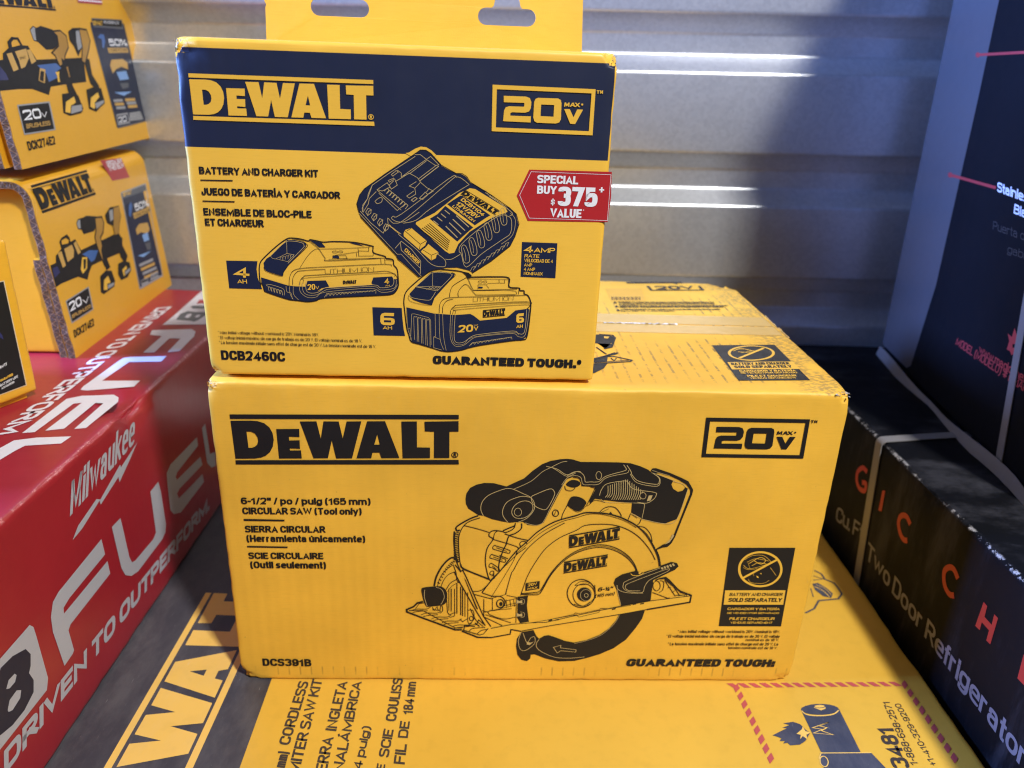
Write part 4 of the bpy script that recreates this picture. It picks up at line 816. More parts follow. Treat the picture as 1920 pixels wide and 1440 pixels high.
('f','C','battery_drawing','navy',1,0,[339,645,490,600,531,596,593,595,605,630,712,636,730,599,686,589,653,566,707,589,988,615,978,628,990,660,1099,669,1109,653,1133,653,1134,610,1118,577,1091,560,1018,552,703,529,650,512,598,504,546,509,494,514,363,557,351,570,346,597,338,613],[]),
('s','C','battery_drawing','gold',4,1,0,0.27,[600,630,594,608,597,570,622,557,664,564,707,592,759,597,988,616,1030,599,1093,609,1110,636,1104,668]),
('s','C','battery_drawing','gold',4,1,0,0.22,[574,618,576,570,600,546,652,547,700,573,748,586,983,606,1029,586,1097,594,1119,610,1125,648]),
('s','C','battery_drawing','gold',4,1,0,0.22,[558,618,560,564,599,531,651,534,705,565,967,594,1034,572,1102,582,1130,621]),
('s','C','battery_drawing','gold',4,1,0,0.22,[521,596,520,547,546,515]),
('s','C','battery_drawing','gold',4,1,0,0.22,[500,595,499,552,515,517]),
('s','C','battery_drawing','gold',4,1,0,0.22,[479,597,482,562,505,555,510,519]),
('s','C','battery_drawing','gold',4,1,0,0.22,[364,603,376,592,446,567,455,540]),
('s','C','battery_drawing','gold',4,1,0,0.22,[367,605,397,602,463,578,465,540]),
('s','C','battery_drawing','gold',4,1,0,0.22,[379,565,376,584,386,587,392,563]),
('s','C','battery_drawing','gold',4,1,0,0.22,[395,561,393,580,402,582,408,558]),
('s','C','battery_drawing','gold',4,1,0,0.22,[411,556,409,575,418,578,424,553]),
('s','C','battery_drawing','gold',4,1,0,0.22,[428,552,425,571,434,574,440,548]),
('s','C','battery_drawing','gold',4,1,0,0.22,[444,547,441,566,451,569,456,543]),
('s','C','battery_drawing','gold',4,0,0,0.22,[709,540,723,556,735,544]),
('s','C','battery_drawing','gold',4,0,0,0.22,[730,543,744,558,755,546]),
('s','C','battery_drawing','gold',4,0,0,0.22,[751,546,765,560,775,549]),
('s','C','battery_drawing','gold',4,0,0,0.22,[772,548,786,562,795,552]),
('s','C','battery_drawing','gold',4,0,0,0.22,[793,551,807,564,815,554]),
('s','C','battery_drawing','gold',4,0,0,0.22,[814,554,828,566,835,557]),
('s','C','battery_drawing','gold',4,0,0,0.22,[835,556,849,569,855,559]),
('s','C','battery_drawing','gold',4,0,0,0.22,[856,559,869,571,875,562]),
('s','C','battery_drawing','gold',4,0,0,0.22,[877,562,890,573,895,565]),
('s','C','battery_drawing','gold',4,0,0,0.22,[898,564,911,575,915,567]),
('s','C','battery_drawing','gold',4,0,0,0.22,[919,567,932,577,935,570]),
('s','C','battery_drawing','gold',4,0,0,0.22,[940,570,953,579,955,573]),
('s','C','battery_drawing','gold',4,0,0,0.22,[961,572,974,581,975,575]),
('s','C','battery_drawing','gold',4,0,0,0.22,[982,575,995,583,995,578]),
('s','C','battery_drawing','gold',4,0,0,0.22,[698,532,715,558,1003,581,1002,563]),
('s','C','battery_drawing','black',3,1,0,0.16,[564,703,615,778,658,818,694,822,770,826,908,835,980,842]),
('s','C','battery_drawing','black',3,1,0,0.22,[630,867,679,827,716,770,741,755,1060,779]),
('f','C','battery_drawing','navy',2,0,[632,873,701,858,722,833,684,832,665,850],[]),
('f','C','battery_drawing','navy',2,0,[859,862,889,864,950,844,924,848],[]),
('s','C','battery_drawing','black',3,0,0,0.16,[908,835,910,812,820,796,768,787]),
('s','C','battery_drawing','black',3,0,0,0.16,[910,817,969,816,970,842]),
('s','C','battery_drawing','black',3,0,0,0.16,[897,806,899,783]),
('s','C','battery_drawing','black',3,0,0,0.16,[910,812,911,786,994,790,995,808]),
('s','C','battery_drawing','black',3,1,1,0.16,[790,808,789,806,786,804,782,803,777,802,772,802,767,803,763,804,760,806,759,807,760,809,763,811,767,813,772,813,777,814,782,813,786,812,789,810]),
('s','C','battery_drawing','black',3,1,1,0.16,[820,810,819,808,817,806,814,805,810,804,805,804,801,805,798,806,796,807,796,809,796,811,799,813,802,815,806,815,810,815,814,815,817,814,819,812]),
('s','C','battery_drawing','black',3,0,0,0.16,[760,769,761,786,835,789,844,771,760,769]),
('f','C','battery_drawing','navy',3,0,[761,772,762,784,794,785,798,771],[]),
('s','C','battery_drawing','black',3,0,0,0.16,[736,763,1037,778,1039,739]),
('s','C','battery_drawing','black',3,0,0,0.16,[1065,769,1112,763]),
('s','C','battery_drawing','black',3,0,0,0.16,[1060,778,1062,739]),
('s','C','battery_drawing','black',3,1,0,0.22,[497,595,504,649,527,689,580,706,714,718,1054,742,1101,732]),
('s','C','battery_drawing','black',3,1,0,0.22,[519,606,524,649,547,682,579,692,713,704]),
('s','C','battery_drawing','black',3,1,0,0.22,[560,607,565,634,587,656,628,665,970,692,1074,700,1125,674,1129,648]),
('s','C','battery_drawing','black',3,1,0,0.16,[579,613,585,635,617,651,1074,689,1115,669]),
('s','C','battery_drawing','black',3,1,0,0.22,[360,709,373,683,458,656,471,685,510,731,613,830,614,848,590,866,535,876]),
('t','C','battery_drawing','black',3,'LITHIUM ION',(71.12,67.5),(99.62,69.79),(71.12,70.27),-0.012,0),
('t','C','battery_drawing','yellow',5,'20',(60.47,57.59),(64.89,57.96),(60.47,61.04),0.015,0),
('t','C','battery_drawing','yellow',5,'V',(65.16,58.08),(67.09,58.23),(65.16,60.02),0.01,0),
('t','C','battery_drawing','yellow',5,'4',(105.54,62.43),(108.25,62.6),(105.54,65.98),0.02,0),
('t','C','battery_drawing','yellow',5,'AH',(105.86,60.82),(108.48,61.04),(105.86,61.79),0.01,0),
('g','C','battery_drawing','black',3,'dw',(81.2,61.4),(89.1,61.9),(81.2,64.1),0),
('f','C','battery_drawing','navy',1,0,[1202,568,1239,610,1329,701,1386,706,1454,698,1470,696,1465,680,1386,589,1349,544,1333,498,1270,512,1222,530,1202,552],[]),
('s','C','battery_drawing','gold',4,0,0,0.22,[1339,697,1336,615,1239,610,1370,596]),
('s','C','battery_drawing','gold',4,0,0,0.27,[1237,610,1329,695,1365,702,1438,698,1454,688,1439,666,1365,588,1237,610]),
('s','C','battery_drawing','gold',4,1,0,0.22,[1336,617,1391,613]),
('s','C','battery_drawing','gold',4,1,0,0.27,[1202,557,1223,541,1312,529,1336,549,1355,582]),
('s','C','battery_drawing','gold',4,0,0,0.27,[1302,595,1323,609]),
('s','C','battery_drawing','gold',4,0,0,0.27,[1322,598,1343,611]),
('s','C','battery_drawing','gold',4,0,0,0.27,[1342,600,1363,612]),
('s','C','battery_drawing','gold',4,0,0,0.27,[1362,603,1383,614]),
('s','C','battery_drawing','black',3,1,0,0.48,[1178,379,1170,468,1167,523,1181,578,1234,634,1313,700,1365,718,1417,718,1501,710,1546,693]),
('f','C','battery_drawing','black',3,0,[1506,710,1548,703,1567,688,1567,674,1544,669,1533,687],[]),
('s','C','battery_drawing','black',3,1,0,0.52,[1567,677,1701,682,1788,677,1792,623,1851,617,1857,602,1881,600,1885,581,1907,571,1925,530,1925,463,1912,315,1886,291,1821,284,1636,252,1560,233,1512,217,1446,206,1392,209,1332,228,1257,250,1208,266,1193,312,1184,340,1178,379]),
('f','C','battery_drawing','navy',1,0,[1181,482,1344,447,1472,440,1563,449,1584,438,1622,408,1783,429,1835,477,1908,489,1921,485,1912,315,1886,291,1821,284,1636,252,1560,233,1512,217,1446,207,1392,210,1332,228,1257,250,1208,266,1193,312,1184,340],[]),
('s','C','battery_drawing','gold',4,1,0,0.28,[1472,439,1467,306,1481,266,1527,270,1576,308,1635,323,1824,347,1857,331,1895,343,1902,484]),
('s','C','battery_drawing','gold',4,1,0,0.23,[1445,441,1443,305,1473,243,1528,250,1581,294,1635,309,1819,331,1858,311,1901,326,1918,485]),
('s','C','battery_drawing','gold',4,1,0,0.17,[1456,440,1454,305,1476,254,1530,258,1581,302,1824,339,1858,321]),
('s','C','battery_drawing','gold',4,1,0,0.22,[1397,445,1403,304,1419,213]),
('s','C','battery_drawing','gold',4,1,0,0.22,[1376,445,1381,293,1403,218]),
('s','C','battery_drawing','gold',4,0,0,0.22,[1352,447,1354,303,1343,298,1343,229,1392,215]),
('s','C','battery_drawing','gold',4,1,0,0.22,[1343,300,1381,284]),
('s','C','battery_drawing','gold',4,0,0,0.22,[1203,278,1212,441,1227,443,1312,421,1325,405,1327,246]),
('s','C','battery_drawing','gold',4,1,0,0.22,[1227,278,1224,414,1232,422,1245,414,1243,267]),
('s','C','battery_drawing','gold',4,1,0,0.22,[1253,266,1249,409,1257,416,1269,408,1269,256]),
('s','C','battery_drawing','gold',4,1,0,0.22,[1279,254,1275,404,1283,410,1294,402,1295,245]),
('s','C','battery_drawing','gold',4,1,0,0.22,[1305,242,1300,399,1308,404,1319,396,1321,234]),
('s','C','battery_drawing','gold',4,1,0,0.17,[1182,474,1188,345,1204,300,1209,272]),
('s','C','battery_drawing','gold',4,1,0,0.17,[1188,345,1201,349,1198,300]),
('s','C','battery_drawing','gold',4,0,0,0.23,[1568,250,1582,268,1593,255]),
('s','C','battery_drawing','gold',4,0,0,0.23,[1591,255,1604,272,1614,260]),
('s','C','battery_drawing','gold',4,0,0,0.23,[1614,261,1627,276,1636,264]),
('s','C','battery_drawing','gold',4,0,0,0.23,[1637,266,1650,280,1658,269]),
('s','C','battery_drawing','gold',4,0,0,0.23,[1659,271,1673,284,1679,273]),
('s','C','battery_drawing','gold',4,0,0,0.23,[1682,276,1695,287,1701,278]),
('s','C','battery_drawing','gold',4,0,0,0.23,[1705,281,1718,291,1723,282]),
('s','C','battery_drawing','gold',4,0,0,0.23,[1728,286,1741,295,1744,287]),
('s','C','battery_drawing','gold',4,0,0,0.23,[1750,291,1764,299,1766,291]),
('s','C','battery_drawing','gold',4,0,0,0.23,[1773,296,1786,303,1788,296]),
('s','C','battery_drawing','gold',4,0,0,0.23,[1796,301,1809,307,1809,300]),
('s','C','battery_drawing','gold',4,0,0,0.23,[1560,244,1576,265,1817,308,1820,293]),
('t','C','battery_drawing','yellow',5,'20',(149.21,32.91),(158.06,33.66),(149.21,37.67),0.03,0.05),
('t','C','battery_drawing','yellow',5,'V',(158.7,34.13),(161.18,34.41),(158.7,36.97),0.02,0),
('t','C','battery_drawing','yellow',5,'MAX',(158.53,37.53),(161.01,37.75),(158.53,38.32),0.01,0),
('f','C','battery_drawing','yellow',5,0,[1886,462,1885,444,1858,441,1858,433,1880,434,1889,425,1887,407,1876,401,1852,399,1842,407,1842,447,1852,458],[[1859,422,1874,423,1873,414,1859,413]]),
('t','C','battery_drawing','yellow',5,'AH',(184.39,36.6),(188.28,36.91),(184.39,38.64),0.015,0),
('g','C','battery_drawing','black',3,'dw',(163.9,42.8),(177.3,44.4),(163.9,47.5),1),
('s','C','battery_drawing','black',3,1,0,0.16,[1196,557,1194,535,1222,514,1323,498,1336,533,1365,583,1465,677,1467,693,1449,704]),
('s','C','battery_drawing','black',3,1,0,0.22,[1439,552,1442,584,1460,623,1523,665,1544,669,1576,604,1608,599,1841,610]),
('s','C','battery_drawing','black',3,1,0,0.22,[1491,554,1492,591,1536,633,1587,577,1619,569,1832,577]),
('s','C','battery_drawing','black',3,0,0,0.16,[1544,666,1786,668]),
('s','C','battery_drawing','black',3,1,1,0.16,[1633,650,1632,647,1630,645,1627,644,1623,643,1618,643,1614,643,1611,645,1608,647,1608,649,1608,652,1610,654,1614,656,1618,656,1622,657,1626,656,1630,654,1632,652]),
('s','C','battery_drawing','black',3,1,1,0.16,[1658,651,1658,648,1656,646,1653,645,1650,644,1647,644,1643,645,1641,646,1639,648,1638,650,1639,652,1640,654,1643,656,1646,657,1650,657,1653,656,1656,655,1658,653]),
('s','C','battery_drawing','black',3,0,0,0.16,[1607,605,1607,632,1655,633,1671,612]),
('s','C','battery_drawing','black',3,0,0,0.16,[1731,666,1732,645,1665,641,1660,634]),
('s','C','battery_drawing','black',3,0,0,0.17,[1762,667,1765,645,1734,645]),
('s','C','battery_drawing','black',3,1,0,0.17,[1576,596,1810,601,1837,576]),
('s','C','battery_drawing','black',3,0,0,0.17,[1852,616,1849,577]),
('s','C','battery_drawing','black',3,0,0,0.16,[1788,623,1786,668]),
('f','C','battery_drawing','navy',3,0,[1609,611,1609,620,1634,619,1635,611],[]),
('s','C','battery_drawing','black',3,1,0,0.22,[1377,451,1381,506,1407,540,1471,551,1630,559,1891,573]),
('s','C','battery_drawing','black',3,1,0,0.22,[1397,451,1400,496,1423,529,1460,540]),
('s','C','battery_drawing','black',3,1,0,0.22,[1444,446,1448,474,1471,497,1514,506,1898,534,1917,507]),
('s','C','battery_drawing','black',3,1,0,0.17,[1458,447,1464,472,1487,489,1893,526,1909,490]),
('s','C','battery_drawing','black',3,1,0,0.17,[1472,447,1477,467,1498,476,1893,515,1902,490]),
('t','C','battery_drawing','black',3,'LITHIUM ION',(157.85,52.61),(181.97,53.93),(157.85,55.15),-0.012,0),
('f','C','charger_drawing','yellow',2,0,[1189,1373,1208,1376,1244,1398,1275,1410,1305,1407,1333,1392,1359,1368,1321,1328,1255,1337],[]),
('f','C','charger_drawing','navy',3,0,[1244,1370,1272,1390,1299,1391,1327,1374,1380,1325,1389,1310,1422,1293,1472,1269,1500,1269,1529,1253,1550,1223,1609,1194,1643,1178,1672,1154,1724,1116,1777,1087,1816,1053,1832,997,1813,926,1790,873,1762,843,1681,781,1624,738,1571,705,1553,717,1483,733,1418,730,1342,712,1259,669,1155,762,1138,774,1127,797,1032,900,933,1012,918,1057,913,1091,929,1136,956,1170,996,1198,1075,1256,1143,1304],[]),
('s','C','charger_drawing','gold',5,0,0,0.28,[1241,1366,1272,1367,1307,1341,1357,1310,1374,1316,1327,1361]),
('s','C','charger_drawing','gold',5,0,0,0.29,[1244,1357,1098,1262,1001,1193,977,1143,972,1117]),
('s','C','charger_drawing','gold',5,0,0,0.29,[1001,1192,972,1117,940,1063,942,1041]),
('s','C','charger_drawing','gold',5,0,0,0.28,[1327,1358,1164,1242,1165,1264,1143,1279]),
('s','C','charger_drawing','gold',5,0,0,0.28,[1307,1336,1215,1265,1167,1245]),
('s','C','charger_drawing','gold',5,0,0,0.28,[1357,1310,1259,1234]),
('s','C','charger_drawing','gold',5,0,0,0.4,[1374,1308,1267,1224]),
('s','C','charger_drawing','gold',5,0,0,0.28,[1209,1265,1254,1242,1273,1215,1306,1188,1343,1170,1315,1152]),
('s','C','charger_drawing','gold',5,0,0,0.28,[1209,1265,1130,1216]),
('s','C','charger_drawing','gold',5,0,0,0.28,[1270,1215,1239,1183,1208,1194,1248,1220]),
('s','C','charger_drawing','gold',5,0,0,0.29,[1239,1183,1244,1150,1207,1127,1193,1138,1233,1167]),
('s','C','charger_drawing','gold',5,0,1,0.28,[1137,1277,1109,1254,1117,1246,1148,1269]),
('s','C','charger_drawing','gold',5,0,1,0.28,[1122,1235,1091,1221,1097,1212,1125,1230]),
('s','C','charger_drawing','gold',5,0,0,0.29,[1128,1230,1141,1197,1107,1174,1096,1196,1122,1221]),
('s','C','charger_drawing','gold',5,0,0,0.29,[1287,1151,1264,1128,1283,1122,1312,1149,1298,1163,1287,1151]),
('s','C','charger_drawing','gold',5,0,0,0.29,[1321,1186,1304,1163]),
('s','C','charger_drawing','gold',5,1,0,0.29,[1469,1256,1427,1239,1160,1035,1115,1023,1106,1008,1137,992,1183,996,1263,1050]),
('s','C','charger_drawing','gold',5,1,0,0.29,[1543,1214,1500,1246,1472,1251,1444,1234,1189,1013,1125,983,1103,991,1083,1011,1085,976]),
('s','C','charger_drawing','gold',5,1,0,0.29,[1546,1213,1331,1074,1245,1004,1171,984]),
('s','C','charger_drawing','gold',5,0,1,0.29,[1028,1169,1085,1209,1101,1185,1056,1162]),
('s','C','charger_drawing','gold',5,0,0,0.29,[1028,1166,1161,1058]),
('s','C','charger_drawing','gold',5,0,0,0.29,[1036,1150,1138,1055,1155,1069]),
('s','C','charger_drawing','gold',5,0,0,0.29,[1022,1158,982,1118,975,1087]),
('s','C','charger_drawing','gold',5,0,0,0.29,[1067,1162,1085,1179,1094,1168,1078,1148]),
('s','C','charger_drawing','gold',5,0,0,0.29,[1082,1150,1099,1167,1109,1156,1093,1136]),
('s','C','charger_drawing','gold',5,0,0,0.29,[1097,1138,1114,1155,1124,1145,1108,1125]),
('s','C','charger_drawing','gold',5,0,0,0.29,[1112,1126,1129,1144,1139,1133,1123,1113]),
('s','C','charger_drawing','gold',5,0,0,0.29,[1127,1114,1144,1132,1154,1121,1138,1101]),
('s','C','charger_drawing','gold',5,0,0,0.29,[1142,1103,1159,1120,1169,1109,1153,1089]),
('s','C','charger_drawing','gold',5,0,0,0.29,[1157,1091,1174,1108,1184,1097,1168,1077]),
('s','C','charger_drawing','gold',5,0,0,0.29,[1172,1079,1189,1096,1199,1085,1183,1065]),
('s','C','charger_drawing','gold',5,1,1,0.29,[1015,1105,1041,1125,1055,1120,1049,1100,1026,1091,1020,1096]),
('s','C','charger_drawing','gold',5,0,0,0.29,[1184,1093,1147,1063]),
('s','C','charger_drawing','gold',5,0,1,0.34,[1218,1116,1241,1133,1252,1125,1230,1108]),
('s','C','charger_drawing','gold',5,0,0,0.29,[972,1117,944,1080,945,1041,975,1087]),
('s','C','charger_drawing','gold',5,0,0,0.29,[959,1041,974,1064,991,1056,988,1036,970,1022,959,1041]),
('s','C','charger_drawing','gold',5,0,0,0.29,[970,1022,974,1044,991,1056]),
('s','C','charger_drawing','gold',5,0,0,0.29,[991,1013,1006,1036,1023,1028,1019,1008,1002,993,991,1013]),
('s','C','charger_drawing','gold',5,0,0,0.29,[1002,993,1006,1016,1023,1028]),
('s','C','charger_drawing','gold',5,0,0,0.29,[1023,984,1038,1007,1055,999,1052,979,1034,964,1023,984]),
('s','C','charger_drawing','gold',5,0,0,0.29,[1034,964,1038,987,1055,999]),
('s','C','charger_drawing','gold',5,0,0,0.29,[1056,955,1070,978,1087,970,1084,950,1066,935,1056,955]),
('s','C','charger_drawing','gold',5,0,0,0.29,[1066,935,1070,958,1087,970]),
('s','C','charger_drawing','gold',5,0,0,0.3,[929,1046,988,979,1055,924,1079,976,1158,921]),
('s','C','charger_drawing','gold',5,0,0,0.24,[922,1034,1133,803,1156,804,1271,675]),
('s','C','charger_drawing','gold',5,0,0,0.3,[1158,880,1122,838]),
('s','C','charger_drawing','gold',5,0,0,0.3,[1122,838,1158,880,1215,835,1269,765,1265,687]),
('s','C','charger_drawing','gold',5,0,0,0.3,[1152,874,1157,827,1266,723]),
('s','C','charger_drawing','gold',5,1,0,0.3,[1141,920,1249,830,1330,749,1400,735,1415,751,1406,780,1360,815]),
('s','C','charger_drawing','gold',5,1,0,0.3,[1412,781,1447,781,1499,812]),
('t','C','charger_drawing','yellow',5,'CHARGER',(117.28,82.48),(125.31,74.38),(118.47,84.27),0.02,0),
('g','C','charger_drawing','yellow',5,'dw',(108.4,96.9),(114.7,91.9),(109.1,97.6),0),
('f','C','charger_drawing','yellow',4,0,[1172,927,1182,946,1216,958,1305,885,1295,859,1262,832,1173,909],[]),
('f','C','charger_drawing','yellow',4,0,[1271,824,1314,867,1372,820,1371,810,1361,804,1357,785,1330,771,1274,817],[]),
('s','C','charger_drawing','black',5,0,0,0.24,[1182,939,1267,865,1302,887]),
('s','C','charger_drawing','black',5,0,0,0.24,[1267,865,1262,836]),
('s','C','charger_drawing','black',5,0,0,0.23,[1216,957,1193,942]),
('s','C','charger_drawing','black',5,0,0,0.24,[1284,831,1330,802,1370,818]),
('s','C','charger_drawing','black',5,0,0,0.24,[1330,802,1330,773]),
('s','C','charger_drawing','black',5,0,0,0.24,[1290,842,1307,861]),
('f','C','charger_drawing','yellow',4,0,[1535,1184,1549,1192,1580,1188,1754,1089,1767,1066,1755,1058,1732,1051,1675,1027,1550,943,1487,871,1464,820,1435,814,1412,828,1242,981,1245,992,1348,1046,1422,1105,1490,1163],[]),
('f','C','charger_drawing','navy',5,0,[1496,1149,1507,1149,1669,1043,1646,1029,1581,983,1422,1099,1456,1123],[]),
('f','C','charger_drawing','navy',5,0,[1411,1089,1572,971,1527,930,1481,886,1323,1014,1366,1041],[]),
('g','C','charger_drawing','black',5,'dw',(149.6,115.7),(169.8,104.3),(152.4,118.3),1),
('t','C','charger_drawing','yellow',6,'DCB1104',(149.61,112.39),(162.44,103.57),(151.3,113.84),0.03,0),
('t','C','charger_drawing','yellow',6,'12V/20V',(146.79,109.94),(158.91,101.87),(149.05,111.7),0.03,0),
('t','C','charger_drawing','yellow',6,'LITHIUM ION',(144.81,108.59),(157.22,100.1),(146.11,109.64),0.02,0),
('s','C','charger_drawing','gold',6,0,0,0.53,[1474,1036,1547,972]),
('s','C','charger_drawing','gold',6,0,0,0.46,[1408,1065,1437,1043]),
('s','C','charger_drawing','gold',6,0,0,0.53,[1454,1015,1525,951]),
('s','C','charger_drawing','gold',6,0,0,0.46,[1387,1044,1415,1022]),
('s','C','charger_drawing','gold',6,0,0,0.53,[1434,994,1503,930]),
('s','C','charger_drawing','gold',6,0,0,0.47,[1365,1024,1394,1002]),
('s','C','charger_drawing','gold',6,0,0,0.53,[1414,974,1482,909]),
('s','C','charger_drawing','gold',6,0,0,0.47,[1343,1003,1372,981]),
('s','C','charger_drawing','black',5,0,0,0.3,[1320,988,1438,887]),
('s','C','charger_drawing','black',5,0,0,0.3,[1309,981,1435,877]),
('s','C','charger_drawing','black',5,0,0,0.3,[1299,974,1433,866]),
('s','C','charger_drawing','black',5,0,0,0.3,[1289,967,1431,855]),
('s','C','charger_drawing','black',5,0,0,0.3,[1278,960,1429,845]),
('s','C','charger_drawing','black',5,0,0,0.3,[1268,952,1426,834]),
('s','C','charger_drawing','gold',5,1,0,0.3,[1505,848,1513,866,1531,860,1549,814,1553,772,1535,760,1520,771,1511,813,1505,848]),
('s','C','charger_drawing','gold',5,1,0,0.24,[1516,851,1529,813,1532,775]),
('s','C','charger_drawing','gold',5,1,0,0.3,[1548,891,1556,909,1574,906,1592,860,1596,818,1578,806,1564,818,1554,859,1548,891]),
('s','C','charger_drawing','gold',5,1,0,0.24,[1559,897,1572,859,1575,821]),
('s','C','charger_drawing','gold',5,1,0,0.3,[1591,934,1599,952,1616,951,1635,905,1639,864,1621,852,1607,864,1597,904,1591,934]),
('s','C','charger_drawing','gold',5,1,0,0.24,[1602,942,1614,905,1618,867]),
('s','C','charger_drawing','gold',5,1,0,0.3,[1633,977,1641,995,1659,996,1677,951,1681,910,1664,898,1649,909,1640,950,1633,977]),
('s','C','charger_drawing','gold',5,1,0,0.24,[1644,987,1657,950,1661,912]),
('s','C','charger_drawing','gold',5,1,0,0.3,[1675,1020,1684,1037,1701,1041,1719,996,1723,955,1706,943,1692,955,1682,995,1675,1020]),
('s','C','charger_drawing','gold',5,1,0,0.24,[1687,1032,1699,995,1703,958]),
('s','C','charger_drawing','gold',5,1,0,0.3,[1717,1062,1726,1079,1743,1086,1761,1041,1765,1000,1748,988,1734,1000,1724,1040,1717,1062]),
('s','C','charger_drawing','gold',5,1,0,0.24,[1728,1077,1741,1040,1745,1003]),
('s','C','charger_drawing','gold',5,1,0,0.3,[1493,824,1505,813,1535,736,1622,816,1737,901,1788,943,1791,1018,1767,1041,1721,1042,1619,973,1505,871,1493,824]),
('s','C','charger_drawing','gold',5,0,0,0.24,[1559,712,1571,737,1588,743,1577,719]),
('s','C','charger_drawing','gold',5,0,0,0.24,[1587,733,1599,758,1616,764,1605,740]),
('s','C','charger_drawing','gold',5,0,0,0.24,[1615,755,1626,779,1644,785,1633,761]),
('s','C','charger_drawing','gold',5,0,0,0.24,[1643,776,1654,800,1671,806,1660,782]),
('s','C','charger_drawing','gold',5,0,0,0.24,[1671,797,1682,821,1699,827,1688,803]),
('s','C','charger_drawing','gold',5,0,0,0.24,[1698,817,1709,841,1727,848,1716,824]),
('s','C','charger_drawing','gold',5,0,0,0.24,[1726,838,1737,862,1754,869,1743,845]),
('s','C','charger_drawing','gold',5,0,0,0.24,[1753,859,1764,883,1781,889,1770,865]),
('s','C','charger_drawing','gold',5,1,0,0.24,[1784,1058,1814,1019,1800,932,1737,878]),
('s','C','charger_drawing','gold',5,1,0,0.3,[1661,1151,1730,1108,1795,1059,1779,1041]),
('s','C','charger_drawing','gold',5,0,0,0.29,[1637,1170,1655,1162]),
('s','C','charger_drawing','gold',5,0,0,0.29,[1651,1160,1669,1152]),
('s','C','charger_drawing','gold',5,0,0,0.29,[1665,1151,1683,1143]),
('s','C','charger_drawing','gold',5,0,0,0.29,[1679,1141,1697,1133]),
('s','C','charger_drawing','gold',5,0,0,0.29,[1693,1131,1710,1123]),
('s','C','charger_drawing','gold',5,0,0,0.29,[1707,1121,1725,1113]),
('s','C','charger_drawing','gold',5,0,0,0.29,[1721,1112,1739,1104]),
('s','C','charger_drawing','gold',5,0,0,0.29,[1735,1102,1753,1094]),
('s','C','charger_drawing','gold',5,0,0,0.29,[1749,1092,1767,1084]),
('s','C','charger_drawing','black',5,0,0,0.33,[1259,669,1155,761,1138,774,1127,797,1032,900,933,1012,918,1057,912,1090,929,1137,956,1171,1075,1257,1244,1372,1272,1392,1302,1392,1330,1376,1388,1314,1472,1271,1503,1272,1531,1256,1551,1226,1672,1157,1777,1089,1818,1054,1836,997,1815,924,1790,870,1682,778,1571,702]),
('f','B','printed_panel','char',1,0,[-1763,4385,-1655,1385,-1628,634,-1581,-666,-3300,-666,-3300,4385],[]),
('g','B','brand_logo','yellowb',3,'dw',(-190.9,-14.6),(-193.8,235.4),(-245.9,-15.2),1),
('t','B','product_text','charb',2,'CORDLESS',(-136.51,82.12),(-138.02,138.81),(-144.02,82.89),0.02,0),
('t','B','product_text','charb',2,'(184 mm)',(-133.59,50.59),(-135.31,76.82),(-140.66,51.27),0.02,0),
('t','B','product_text','charb',2,'MITER SAW KIT',(-124.56,60.18),(-128.89,141.35),(-132.01,60.88),0.02,0),
('t','B','product_text','charb',2,'SIERRA',(-106.89,53.8),(-109.24,89.93),(-114.4,54.48),0.02,0),
('t','B','product_text','charb',2,'INGLETA',(-108.76,95.2),(-110.43,140.26),(-116.25,95.78),0.02,0),
('t','B','product_text','charb',2,'INALÁMBRICA',(-97.08,60.39),(-100.28,140.79),(-104.24,61.1),0.02,0),
('t','B','product_text','charb',2,'184 pulg)',(-85.95,52.72),(-86.42,100.45),(-91.71,53.47),0.02,0),
('t','B','product_text','charb',2,'DE',(-71.31,60.53),(-71.55,69.99),(-76.7,61.32),0.02,0),
('t','B','product_text','charb',2,'SCIE',(-70.47,75.46),(-70.57,98.24),(-77.26,76.24),0.02,0),
('t','B','product_text','charb',2,'COULISSANTE',(-70.26,105.47),(-71.36,171.9),(-77.61,105.71),0.02,0),
('t','B','product_text','charb',2,'FIL',(-59.35,70.56),(-60.05,86.55),(-66.56,71.09),0.02,0),
('t','B','product_text','charb',2,'DE',(-60.31,91.7),(-60.65,105.94),(-67.01,91.96),0.02,0),
('t','B','product_text','charb',2,'184 mm',(-59.77,112.14),(-61.1,142.84),(-66.81,112.41),0.02,0),
('f','B','transport_label','redo',2,0,[1709,1492,1760,1495,1716,1538,1666,1534],[]),
('f','B','transport_label','redo',2,0,[1791,1497,1842,1501,1798,1543,1748,1540],[]),
('f','B','transport_label','redo',2,0,[1873,1503,1924,1506,1880,1548,1830,1545],[]),
('f','B','transport_label','redo',2,0,[1955,1508,2006,1511,1962,1554,1911,1550],[]),
('f','B','transport_label','redo',2,0,[2037,1513,2088,1517,2044,1559,1993,1556],[]),
('f','B','transport_label','redo',2,0,[2119,1519,2169,1522,2126,1564,2075,1561],[]),
('f','B','transport_label','redo',2,0,[2201,1524,2251,1527,2208,1569,2157,1566],[]),
('f','B','transport_label','redo',2,0,[2283,1529,2333,1532,2290,1575,2239,1571],[]),
('f','B','transport_label','redo',2,0,[2364,1534,2415,1538,2372,1580,2321,1577],[]),
('f','B','transport_label','redo',2,0,[2446,1540,2497,1543,2454,1585,2403,1582],[]),
('f','B','transport_label','redo',2,0,[2528,1545,2579,1548,2536,1591,2485,1587],[]),
('f','B','transport_label','redo',2,0,[2610,1550,2661,1554,2618,1596,2567,1593],[]),
('f','B','transport_label','redo',2,0,[2692,1556,2743,1559,2700,1601,2649,1598],[]),
('f','B','transport_label','redo',2,0,[2774,1561,2825,1564,2782,1607,2731,1603],[]),
('f','B','transport_label','redo',2,0,[2856,1566,2907,1570,2864,1612,2813,1609],[]),
